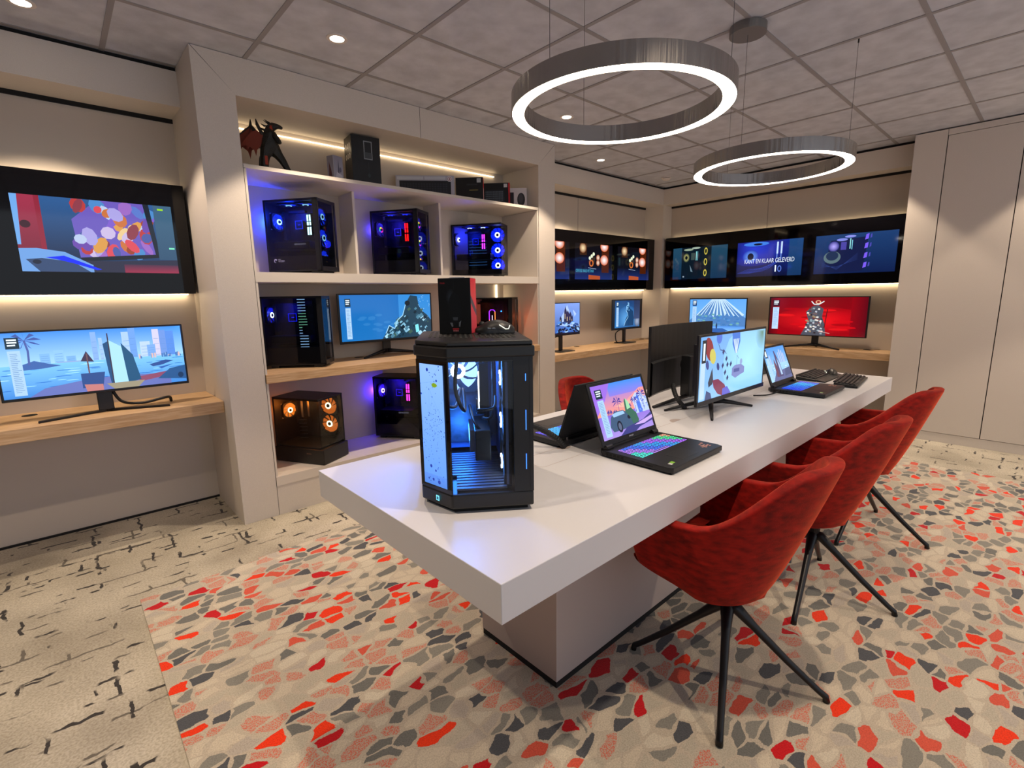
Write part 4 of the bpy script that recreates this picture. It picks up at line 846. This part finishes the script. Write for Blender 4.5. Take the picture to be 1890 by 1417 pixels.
MB().tube([(.225, .05, .24), (.225, .05, .315), (.24, .05, .33), (.265, .05, .33), (.28, .05, .315)], .004, 6).build('light_loop', glow('loop_violet', '9A2AFF', 5), t7); MB().tube([(.28, .05, .315), (.28, .05, .215), (.225, .05, .215), (.225, .05, .24)], .004, 6).build('light_loop', glow('loop_orange', 'FF8A3A', 4), t7)
MB().box(.250, .255, .05, .054, .22, .28).build('light_loop', glow('loop_pale', 'F0D8E8', 4), t7); MB().cyl((.34, .05, .31), .006, .012, 12).build('status_light', glow('status_blue', '2A8CFF', 8), t7)

# the tall computer on the table
big = thing('show_computer', 'tall black corner-glass computer on the near end of the white table', 'computer', (.955, .962, ZT), math.radians(-36))
# local: x to the right along the front glass, y to the rear; front right corner at 0,0
OUT = [(0, 0), (0, .46), (-.325, .46), (-.325, .10), (-.235, 0)]
def inset(pts, d):
    c = (-.16, .23); return [(c[0]+(x-c[0])*(1-d), c[1]+(y-c[1])*(1-d*.8)) for x, y in pts]
MB().prism(inset(OUT, .10), 0, .014).build('foot_plate', M_gap, big)
MB().prism(OUT, .014, .058).build('bottom_cover', M_black, big, .005)
MB().prism(inset(OUT, -.03), .448, .478).prism(inset(OUT, .0), .478, .492).build('top_cover', M_black, big, .004)
MB().prism(inset(OUT, .01), .436, .448).build('top_frame', M_case, big)
g = MB()
for k in range(17): x = -.29+.0155*k; g.box(x, x+.007, .10 if x > -.2 else .16, .40, .4922, .4930)
g.build('top_grille', M_gap, big)
g = MB().box(-.010, 0, 0, .012, .058, .448).box(-.012, 0, .448, .46, .058, .448).box(-.325, -.31, .448, .46, .058, .448).box(-.010, -.002, .06, .46, .058, .448).box(-.325, 0, .452, .46, .058, .448)
g.prism([(-.055, .001), (0, .001), (0, .010), (-.055, .010)], .058, .448)
g.build('case_shell', M_case, big)
MB().box(-.235, -.056, .001, .004, .058, .438).build('front_glass', M_clear, big)
MB().box(-.325, -.322, .115, .45, .058, .438).build('side_glass', M_clear, big)
# screen on the bevelled corner
ang = math.atan2(.10, -.09)   # direction from the front corner to the side corner
cs = Pic(.100, .355); cs.grad(0, 0, 1, 1, '5A94F8', '8CB8FF'); cs.grad(0, 0, 1, .09, '4A80D8', '5A8CE8'); r = random.Random(3)
nodes = [(r.random(), r.random()) for _ in range(34)]
for _ in range(46):
    a_, b_ = r.choice(nodes), r.choice(nodes)
    if math.hypot(a_[0]-b_[0], (a_[1]-b_[1])*3) < .9: cs.line([a_, b_], .0018, '6C9CE8')
for n_ in nodes: cs.ell(n_[0], n_[1], .018, .005, '1C3C9C', 8)
for _ in range(120):
    u, v = min(1, max(0, r.gauss(.55, .22))), r.gauss(.5, .14); cs.ell(u, v, .008+.010*r.random(), .003, '2448A8', 6)
for u, v, s in ((.42, .96, .05), (.8, .88, .035), (.42, .17, .05), (.62, .14, .035), (.75, .05, .06), (.5, .06, .045), (.3, .06, .03), (.12, .76, .03)): cs.ell(u, v, s, s*.28, '1A3AA0', 12)
cs.poly([(.56, .855), (.6, .845), (.6, .835), (.66, .825), (.74, .825), (.84, .84), (.8, .855), (.68, .862), (.6, .85), (.56, .862)], '7A9A1C')
fr = MB().prism([(-.235, 0), (-.325, .10), (-.321, .104), (-.231, .004)], .058, .438).build('screen_frame', M_glossb, big)
sc_ = cs.build('corner_screen', big, M_scr, (-.2815, .0485, .072)); sc_.rotation_euler = (0, 0, math.atan2(-.10, .09))
sc_.location = (-.2808, .0475, .072)
p = Pic(.014, .016); p.rect(0, 0, 1, 1, '7CE8FF'); p.rect(.18, .18, .75, .75, '144A6A'); o = p.build('power_button', big, M_scr, (-.275, .0395, .028)); o.rotation_euler = (0, 0, math.atan2(-.10, .09)); o.location = (-.277, .0418, .028)
# inside: board, card, memory, tubes, floor slats, fans
MB().box(-.31, -.02, .40, .41, .075, .43).box(-.075, -.068, .03, .40, .07, .43).build('inner_wall', mat('blue_lit_inner_wall', '5A6E96', .45, .2), big)  # bluish base colour paints in the fans' blue light on the walls
MB().box(-.29, -.10, .385, .40, .10, .42).build('circuit_board', M_boardm, big)
g = MB()
for k in range(15): g.box(-.30 if k > 4 else -.22, -.075, .02+.023*k, .034+.023*k, .062, .068)
g.build('floor_slats', mat('slatted_floor', '5A6478', .5, .2), big)
gc = MB().box(-.16, -.11, .16, .36, .10, .20).build('graphics_card', M_black, big, .004)
MB().box(-.1755, -.16, .20, .35, .12, .19).build('cooling_fins', M_grey, gc)
fan(big, (-.205, .375, .357), (-.1, -1, 0), .070, 'FFFFFF', '7CA0FF', 14, 3.2)
for k in range(3): fan(big, (-.082, .10, .375-.128*k), (-1, -.0, 0), .063, 'E8F8FF', '4A96FF', 12, 2.2)
for k in range(2):
    mm = MB().box(-.138, -.108, .262+.02*k, .268+.02*k, .25, .395).build('memory_stick', M_dark, big)
    MB().box(-.141, -.138, .261+.02*k, .269+.02*k, .27-.03*k, .37-.03*k).build('light_bar', glow('ram_white', 'F4FAFF', 7), mm)
MB().box(-.15, -.115, .29, .345, .22, .275).build('pump_block', M_black, big, .006)
for q in ([(-.20, .34, .30), (-.22, .24, .26), (-.255, .20, .30), (-.25, .22, .44)], [(-.19, .34, .30), (-.19, .22, .25), (-.215, .18, .33), (-.205, .20, .44)]): cable_run('', q, .0065, big, 'coolant_hose')
for q in ([(-.10, .36, .40), (-.11, .28, .43), (-.17, .27, .43), (-.19, .36, .42)], [(-.09, .30, .40), (-.10, .22, .24), (-.13, .24, .22)], [(-.10, .26, .16), (-.12, .18, .17), (-.16, .20, .22), (-.17, .3, .25)], [(-.09, .2, .3), (-.1, .16, .27), (-.15, .16, .265)]): cable_run('', q, .005, big, 'power_cable')
MB().box(-.262, -.255, .16, .20, .07, .42).box(-.12, -.115, .33, .38, .09, .42).build('support_bracket', M_case, big)
lamp(big, (-.22, .28, .40), '3C90FF', 4.0, .04); lamp(big, (-.20, .32, .16), '3080FF', 2.6, .04)
for k in range(3): MB().box(-.022, -.020, -.0012, .0, .38-.115*k-.025*(k > 0), .40-.115*k+.012*(k == 1)).build('status_light', glow('thin_blue', '3A7CFF', 2), big)
# things on the tall computer
ztop = ZT+.4935
pk = thing('product_box', 'black and red carton of a computer mouse standing on the tall computer', 'box', (.914, 1.347, ztop), math.radians(-50))
MB().box(0, .105, 0, .085, 0, .176).build('carton', M_boxb, pk, .0015)
p = Pic(.103, .174); p.rect(0, 0, 1, 1, '07090C'); p.text('mouse', .06, .9, .15, .03, '8A2028', .02); p.glowell(.38, .66, .14, .16, '2C343E', '0A0D12'); p.ell(.5, .45, .2, .3, '0C1014'); p.rect(.48, .8, .5, .98, '14181E'); p.poly([(.34, .2), (.42, .2), (.44, .13), (.4, .12)], '5A6068'); p.poly([(.62, .2), (.7, .24), (.66, .12), (.62, .13)], '5A6068'); p.poly([(.43, .3), (.6, .3), (.58, .24), (.45, .24)], '3A4048')
p.rect(.42, .07, .62, .1, '8A2028')
for k in range(5): p.rect(.44+.035*k, .04, .46+.035*k, .062, 'B87078')
p.build('printed_front', pk, M_print, (.0525, -.0006, .001))
p = Pic(.083, .174); p.rect(0, 0, 1, 1, 'D21E30'); p.poly([(0, .7), (0, .55), (1, .3), (1, .42)], '3A3440'); o = p.build('printed_side', pk, M_print, (.1056, .0425, .001)); o.rotation_euler = (0, 0, PI/2)
MB().box(.03, .08, .035, .045, .176, .180).build('hanger_tab', M_boxw, pk)
mouse('black computer mouse with a pale light line lying on top of the tall computer', (1.045, 1.225, ztop), math.radians(62), 1.05)
# ribbed cable sleeves rising from the table slots
def sleeve(label, pts, r_=.013):
    P = []
    n = 34; A = [Vector(p) for p in pts]
    def bez(s):
        k = len(A)-1; q = Vector((0, 0, 0))
        for i, a in enumerate(A): q += a*math.comb(k, i)*s**i*(1-s)**(k-i)
        return q
    o = MB().tube([bez(i/n) for i in range(n+1)], [r_*(1 if i % 2 else .9) for i in range(n+1)], 10).build('cable_sleeve', M_sleeve, smooth=False)
    return tag(o, label, 'cable sleeve')
sleeve('ribbed black cable sleeve rising from the table slot behind the tall computer', [(1.455, 1.292, .761), (1.445, 1.295, .79), (1.42, 1.31, .815), (1.38, 1.35, .85), (1.33, 1.40, .87)])
sleeve('ribbed black cable sleeve rising from the table slot to the back-turned monitor', [(2.425, 1.292, .761), (2.40, 1.30, .79), (2.36, 1.31, .82), (2.37, 1.33, .85), (2.43, 1.37, .88)])
cable_run('black cable lying on the table between the balloon monitor and the far laptop', [(2.98, 1.16, .768), (3.05, 1.12, .765), (3.12, 1.10, .768), (3.183, 1.09, .776)], .004)

# ---------------------------------------------------------------- cartons and dragon on the top shelf
Z4 = 2.14
def carton(label, x, y, rot, w, d, h, front, side=None, m=M_boxb, right=True):
    t = thing('product_box', label, 'box', (x, y, Z4), math.radians(rot), 'product boxes on the top shelf')
    MB().box(0, w, 0, d, 0, h).build('carton', m, t, .0012)
    if front: front.build('printed_front', t, M_print, (w/2, -.0006, .001))
    if side: o = side.build('printed_side', t, M_print, (w+.0006, d/2, .001) if right else (-.0006, d/2, .001)); o.rotation_euler = (0, 0, PI/2 if right else -PI/2)
    return t
p = Pic(.078, .17); p.grad(0, 0, 1, 1, 'B8B4C4', '8C8A9C'); p.poly([(.4, .1), (.45, .6), (.5, .9), (.56, .6), (.6, .1)], '4A4860'); p.poly([(.1, .1), (.3, .4), (.9, .3), (.8, .05)], 'D0CCD8'); p.ell(.7, .5, .12, .1, '6A6880')
q = Pic(.060, .17); q.grad(0, 0, 1, 1, 'A8A4B8', '7A7890'); q.poly([(.2, .1), (.3, .8), (.6, .5), (.8, .1)], '5A2A3C')
carton('small pale grey carton with violet artwork on the top shelf beside the dragon', 1.507, 3.385, 18, .080, .062, .172, p, q, M_boxw, False)
p = Pic(.203, .34); p.rect(0, 0, 1, 1, '0E1014'); p.rect(.42, .56, .72, .92, '8C9298'); p.rect(.45, .6, .69, .9, '14181E'); p.rect(.44, .58, .7, .7, '3E444A'); p.ell(.57, .25, .05, .04, '2A3238'); p.line([(.57, .28), (.57, .5)], .01, '242A30')
q = Pic(.148, .34); q.rect(0, 0, 1, 1, '17171A')
for a_ in range(2):
    for b_ in range(3): q.ell(.25+.25*b_, .82-.2*a_, .09, .055, 'D8D4CC', 14); q.ell(.25+.25*b_, .82-.2*a_, .03, .03, '6A6660', 8)
carton('tall black carton with round white symbols, standing on the top shelf', 1.668, 3.44, -7, .205, .15, .345, p, q, M_boxb, False)
def kb_print(w, h, border, logo, bg='16141C'):
    p = Pic(w, h); p.rect(0, 0, 1, 1, border); p.rect(.06, .12, .94, .78, bg)
    for j in range(5):
        for i in range(17): p.rect(.09+.047*i, .2+.1*j, .125+.047*i, .27+.1*j, '2A2A34')
    if logo: p.rect(.02, .82, .47, .95, 'D8D8E0'); p.rect(.49, .82, .85, .95, 'D8D8E0'); p.ell(.92, .85, .045, .12, 'E8E0E4'); p.ell(.92, .85, .035, .09, '8A2038'); p.ell(.92, .85, .028, .07, 'F0E8EC'); p.ell(.92, .85, .012, .03, '8A2038'); p.rect(.04, .05, .12, .14, 'D8D0D8')
    return p
carton('wide pale carton with a keyboard picture and a round red badge', 2.125, 3.655, -36, .46, .05, .178, kb_print(.458, .176, 'BDBAC6', True), None, M_boxw)
p = Pic(.228, .208); p.rect(0, 0, 1, 1, '0E0E12'); p.rect(.4, .7, .8, .76, '2A2A30'); p.rect(.5, .5, .82, .53, '8A7A40'); p.rect(.1, .2, .9, .22, '4A4630'); p.rect(.78, .8, .93, .96, 'C8C8CC'); q = Pic(.058, .208); q.rect(0, 0, 1, 1, 'D01C28'); q.rect(.2, .08, .8, .6, 'E8C8C8')
carton('black carton with a red side, between the keyboard carton and the black keyboard box', 2.635, 3.555, -46, .23, .06, .21, p, q)
p = Pic(.253, .208); p.rect(0, 0, 1, 1, '0E0E14'); p.poly([(.08, .2), (.15, .72), (.8, .72), (.84, .2)], '1E2430'); p.rect(.8, .82, .92, .96, 'D8D8DC'); p.hgrad(.96, 0, 1, 1, 'D01C28', 'D01C28')
for j in range(5):
    for i in range(12): p.rect(.16+.052*i, .27+.085*j, .2+.052*i, .33+.085*j, '5A6470')
q = Pic(.058, .208); q.rect(0, 0, 1, 1, 'D01C28')
carton('black carton with a keyboard picture and red edge, beside the white mouse carton', 2.935, 3.59, -46, .255, .06, .21, p, q)
p = Pic(.16, .178); p.rect(0, 0, 1, 1, 'D8D2D4'); p.rect(0, .1, .27, .8, '1C1820'); p.ell(.68, .45, .22, .32, '2E2C30', 20); p.ell(.66, .5, .13, .22, '4A484C', 16); p.rect(.42, .12, .5, .22, '4A4448'); q = Pic(.048, .178); q.rect(0, 0, 1, 1, 'C8C2C4')
carton('white carton with a black mouse picture, at the right end of the top shelf', 3.165, 3.475, -44, .162, .05, .18, p, q, M_boxw)
# dragon statuette: one continuous skinned body
def skin(name, verts, edges, radii, m, parent, sub=1):
    me = bpy.data.meshes.new(name); me.from_pydata(verts, edges, []); me.materials.append(m); o = bpy.data.objects.new(name, me); COL.objects.link(o); o.parent = parent
    s = o.modifiers.new('skin', 'SKIN'); s.use_smooth_shade = False
    for v, r_ in zip(me.skin_vertices[0].data, radii): v.radius = (r_, r_)
    me.skin_vertices[0].data[0].use_root = True
    if sub: d = o.modifiers.new('sub', 'SUBSURF'); d.levels = sub; d.render_levels = sub
    return o
dg = thing('dragon_figurine', 'dark winged dragon figurine with rusty orange wings, left end of the top shelf', 'figurine', (1.115, 3.41, Z4), math.radians(-18))
dg.scale = (1.1, 1.1, 1.04)
M_drag = mat('dark_scaly_resin', '16150F', .45); bump(M_drag, 160, .9, .004)
M_wing = mat('rusty_wing_skin', '7A2C16', .6); M_drr = mat('red_throat', 'A83A22', .55)
V = [(0, 0, .155), (0, 0, .19), (.0, 0, .225), (.012, 0, .252), (.03, -.003, .272), (.055, -.006, .268), (.078, -.008, .256),
     (-.022, -.015, .125), (-.03, -.018, .07), (-.035, -.018, .02), (-.02, -.022, .008), (.035, .012, .125), (.062, .014, .085), (.085, .014, .035), (.10, .012, .012), (.125, .01, .010),
     (.025, -.038, .215), (.05, -.05, .175), (.06, -.055, .155), (-.02, .04, .215), (-.04, .05, .18), (-.05, .055, .15), (.02, 0, .285), (-.02, .01, .14), (-.05, .03, .09), (-.06, .05, .04)]
E = [(0, 1), (1, 2), (2, 3), (3, 4), (4, 5), (5, 6), (0, 7), (7, 8), (8, 9), (9, 10), (0, 11), (11, 12), (12, 13), (13, 14), (14, 15), (2, 16), (16, 17), (17, 18), (2, 19), (19, 20), (20, 21), (4, 22), (0, 23), (23, 24), (24, 25)]
RD = [.038, .044, .038, .02, .02, .015, .008, .030, .026, .026, .018, .029, .024, .018, .014, .008, .018, .014, .012, .014, .011, .009, .006, .012, .008, .003]
skin('body', V, E, RD, M_drag, dg)
g = MB()
for q in ((.0, .0, .30, .028, .27), (-.005, .012, .298, .02, .272), (-.012, 0, .27, .008, .258), (-.025, 0, .245, -.004, .238), (.07, -.04, .16, .055, .168)): g.tube([(q[3], q[1], q[4]), ((q[0]+q[3])/2-.004, q[1], (q[2]+q[4])/2), (q[0]-.012, q[1], q[2])], [.007, .005, .001], 6)
for k in range(5): q = (-.028+.004*k, 0, .175+.022*k); g.tube([q, (q[0]-.020, q[1], q[2]+.012)], [.007, .001], 6)
g.build('horns', M_drag, dg)
MB().tube([(.018, -.016, .262), (.016, -.026, .24), (.022, -.034, .222)], [.008, .010, .009], 8).build('throat', M_drr, dg, smooth=True)
MB().box(-.028, -.012, -.042, -.03, .04, .09).build('armour_plate', M_drr, dg, .003)
def wing(pts, tips, y0, y1):
    g = MB(); n = len(pts); v = [(x, y0+(y1-y0)*min(1, abs(x)/.2), z) for x, z in pts]; v2 = [(a, b+.004, c) for a, b, c in v]
    g.add(v+v2, [list(range(n)), list(range(n, 2*n))[::-1]]+[[i, (i+1) % n, n+(i+1) % n, n+i] for i in range(n)]); return g
for (yy, dx, zz) in ((.02, -.0, 0), (-.03, .055, -.028)):
    pts = [(-.03, .21), (-.055, .245), (-.085, .262), (-.115, .25), (-.15, .21), (-.185, .165), (-.185, .15), (-.155, .152), (-.15, .125), (-.135, .148), (-.11, .125), (-.10, .085), (-.09, .13), (-.06, .16), (-.04, .165)]
    sc2_ = 1 if dx == 0 else .8
    wing([((x)*sc2_+dx*.2, z*sc2_+zz+(1-sc2_)*.24) for x, z in pts], None, yy, yy+.03).build('wing', M_wing, dg)
g = MB()
g.tube([(-.01, .01, .20), (-.045, .03, .21), (-.085, .036, .268), (-.082, .036, .305)], [.014, .013, .010, .002], 8).tube([(-.005, -.01, .2), (-.03, -.02, .215), (-.05, -.02, .262), (-.055, -.02, .292)], [.012, .011, .009, .002], 8)
g.tube([(-.085, .036, .265), (-.15, .045, .21), (-.187, .05, .155)], [.006, .004, .002], 6).tube([(-.085, .036, .262), (-.105, .042, .17), (-.10, .042, .085)], [.005, .004, .001], 6).build('wing_arms', M_drag, dg)
MB().cyl((.01, 0, 0), .062, .008, 24).build('stand', M_drag, dg)
MB().tube([(.11, .01, .006), (.135, .008, .012), (.165, .008, .004)], [.012, .016, .008], 8).build('rock', M_drag, dg)

# ---------------------------------------------------------------- ring lamps
def ring_lamp(label, x, y, z, R_=.4185):
    t = thing('ring_lamp', label, 'ceiling lamp', (x, y, z), 0)
    MB().ring((0, 0, 0), R_-.003, R_, 0, .068, 128).ring((0, 0, 0), R_-.052, R_-.049, 0, .068, 128).ring((0, 0, 0), R_-.052, R_, .066, .068, 128, 't').build('steel_ring', M_steel, t, smooth=False)
    for o in t.children: o.data.polygons.foreach_set('use_smooth', [True]*len(o.data.polygons))
    for o in t.children:
        d = o.modifiers.new('edge', 'EDGE_SPLIT'); d.split_angle = math.radians(40)
    MB().ring((0, 0, 0), R_-.049, R_-.003, .0015, .006, 128).build('light_diffuser', M_diff, t)
    for a in (180, 60, -60):
        a = math.radians(a); r_ = R_-.026; MB().tube([(r_*math.cos(a), r_*math.sin(a), .066), (r_*math.cos(a), r_*math.sin(a), ZC-z-.002)], .0011, 6).build('suspension_wire', M_grey, t)
    MB().cyl((-(R_-.026), 0, ZC-z-.042), .088, .040, 40).build('ceiling_canopy', M_can, t)
    g = MB()
    for k in range(3): g.box(-.005-.012*k, .0-.012*k, -.0008, 0, .0, .016)
    o = g.build('canopy_vent', M_gap, t); o.location = (-(R_-.026)+.07, -.0545, ZC-z-.028); o.rotation_euler = (0, 0, .75)
    MB().cyl((R_*.5-.013, -(R_-.026)*.866, ZC-z-.022), .004, .02, 8).cyl((R_*.5-.013, (R_-.026)*.866, ZC-z-.022), .004, .02, 8).build('ceiling_hook', M_black, t)
    return t
ring_lamp('near glowing steel ring lamp, the larger of the two in the picture', 1.72, 1.244, 2.063)
ring_lamp('far glowing steel ring lamp hanging over the far end of the white table', 3.195, 1.244, 2.063)

# ---------------------------------------------------------------- chairs
def smooth(a, b, x): x = min(1, max(0, (x-a)/(b-a))); return x*x*(3-2*x)
def make_chair(label):
    t = thing('swivel_chair', label, 'chair', (0, 0, 0), 0, 'red velvet swivel chairs round the white table')
    S = []; n = 36
    for i in range(n+1):
        s = -1+2*i/n; a = abs(s)
        if a < .62:   # curved back
            ph = s/.62*PI/2; px, py = math.sin(ph), -math.cos(ph); arm = 0
        else: px, py = (1 if s > 0 else -1), 0; arm = (a-.62)/.38
        S.append((s, px, py, arm))
    def ring_at(f, inner):
        row = []
        for s, px, py, arm in S:
            a = abs(s)
            top = .855-.205*smooth(.16, .60, a)-.018*arm
            bz = .372+.085*arm
            rx_t = .285-.0*a; ry_t = .335; rx_b = .19+.055*smooth(0, 1, arm); ry_b = .15
            fb = f**.72
            rx = rx_b+(rx_t-rx_b)*fb; ry = ry_b+(ry_t-ry_b)*(f**.88)
            yl = .03+.22*arm*(.88+.12*f)
            # upper back leans out only where it is high
            x = px*rx; y = yl+py*ry if arm == 0 else yl+0
            if arm == 0: x *= 1-.10*smooth(.5, 1, f)*(1-smooth(.1, .5, a))
            z = bz+(top-bz)*(f**1.0)
            z = bz + (top-bz)*f
            if inner:
                nx, ny = (px, py) if arm == 0 else (px, 0); l = math.hypot(nx, ny) or 1; th = .050-.008*f
                x -= nx/l*th; y -= ny/l*th
            row.append((x, y, z))
        return row
    outer = [ring_at(f, False) for f in (0, .08, .2, .35, .5, .65, .8, .92, 1.0)]
    tip = [[(x*.985, y, z+.008) for x, y, z in ring_at(1.0, False)], [(x, y, z+.008) for x, y, z in ring_at(1.0, True)]]
    inn = [ring_at(f, True) for f in (1.0, .92, .8, .65, .5, .35, .2, .08)]
    rows = outer+tip+inn
    g = MB().grid(rows); m_ = len(rows); w = n+1
    for j, sgn in ((0, 1), (n, -1)):   # close the arm fronts
        L_ = [rows[k][j] for k in range(m_)]; c = len(L_)
        f_ = []
        for k in range(c//2-1): f_.append((k, k+1, c-2-k, c-1-k) if sgn > 0 else (c-1-k, c-2-k, k+1, k))
        g.add(L_, f_)
    g.build('tub_shell', M_velvet, t, smooth=True, sub=1, fix=True)
    # under pan: spans the bottom rim of the shell from arm front to arm front
    B_ = ring_at(0, False); P = []
    for k in range(n//2+1):
        a_, b_ = Vector(B_[k]), Vector(B_[n-k]); P.append([tuple(a_.lerp(b_, q/6)+Vector((0, 0, -.012*math.sin(PI*q/6)))) for q in range(7)])
    g = MB().grid(P); F_ = P[0]; g.grid([F_, [(x, y+.012, z+.025) for x, y, z in F_], [(x*.95, y+.0, .47) for x, y, z in F_], [(x*.9, y-.06, .475) for x, y, z in F_]])
    g.build('seat_pan', M_velvet, t, smooth=True, fix=True, sub=1)
    g = MB(); rows = []
    for k in range(9):
        f = k/8; y = -.12+.38*f; wd = .205*math.sqrt(max(.02, 1-(1-min(1, f*2.2))**2))*(1-.12*f); rows.append([(wd*q, y, .447+.042*(1-abs(q)**5)*(1-(2*f-1)**8)+.0) for q in (-1, -.85, -.5, 0, .5, .85, 1)])
    g.grid(rows); g.grid([[(x, y, .44) for x, y, z in r_[::-1]] for r_ in rows]); g.grid([rows[-1], [(x, y, .44) for x, y, z in rows[-1]]])
    g.grid([[r_[0] for r_ in rows], [(r_[0][0], r_[0][1], .44) for r_ in rows]][::-1]); g.grid([[r_[-1] for r_ in rows], [(r_[-1][0], r_[-1][1], .44) for r_ in rows]])
    g.build('seat_cushion', M_velvet, t, smooth=True, sub=1, fix=True)
    base = MB().cyl((0, 0, .375), .095, .012, 24).cyl((0, 0, .30), .024, .078, 16, .03).cyl((0, 0, .235), .021, .068, 16, .026).build('swivel_column', M_blackm, t, smooth=False)
    for k in range(4):
        a = math.radians(k*90); c, s = math.cos(a), math.sin(a)
        lg = MB().tube([(.0, 0, .275), (.03*c, .03*s, .272), (.09*c, .09*s, .215), (.20*c, .20*s, .115), (.295*c, .295*s, .036), (.318*c, .318*s, .020), (.322*c, .322*s, .002)], [.022, .021, .0145, .012, .0105, .011, .0115], 10).build('leg', M_blackm, t, smooth=True)
    return t
def place(t, x, y, rot, base, label=None):
    t.location = (x, y, .004); t.rotation_euler = (0, 0, math.radians(rot))
    for c in t.children:
        if c.name.startswith(('leg',)): c.rotation_euler = (0, 0, math.radians(base-rot))
    if label: t['label'] = label
    return t
c0 = make_chair('nearest red velvet tub swivel chair, tucked under the white table')
copies = [copy_tree(c0) for _ in range(3)]
place(c0, 1.626, .672, 0, 23)
place(copies[0], 2.425, .640, -3, 8, 'middle red velvet tub swivel chair of the three on the near side of the table')
place(copies[1], 3.30, .650, -8, -4, 'farthest red velvet tub swivel chair on the near side of the table, by the cupboard')
place(copies[2], 2.32, 1.73, 180, 30, 'red velvet chair on the bookcase side of the table, only its back showing')
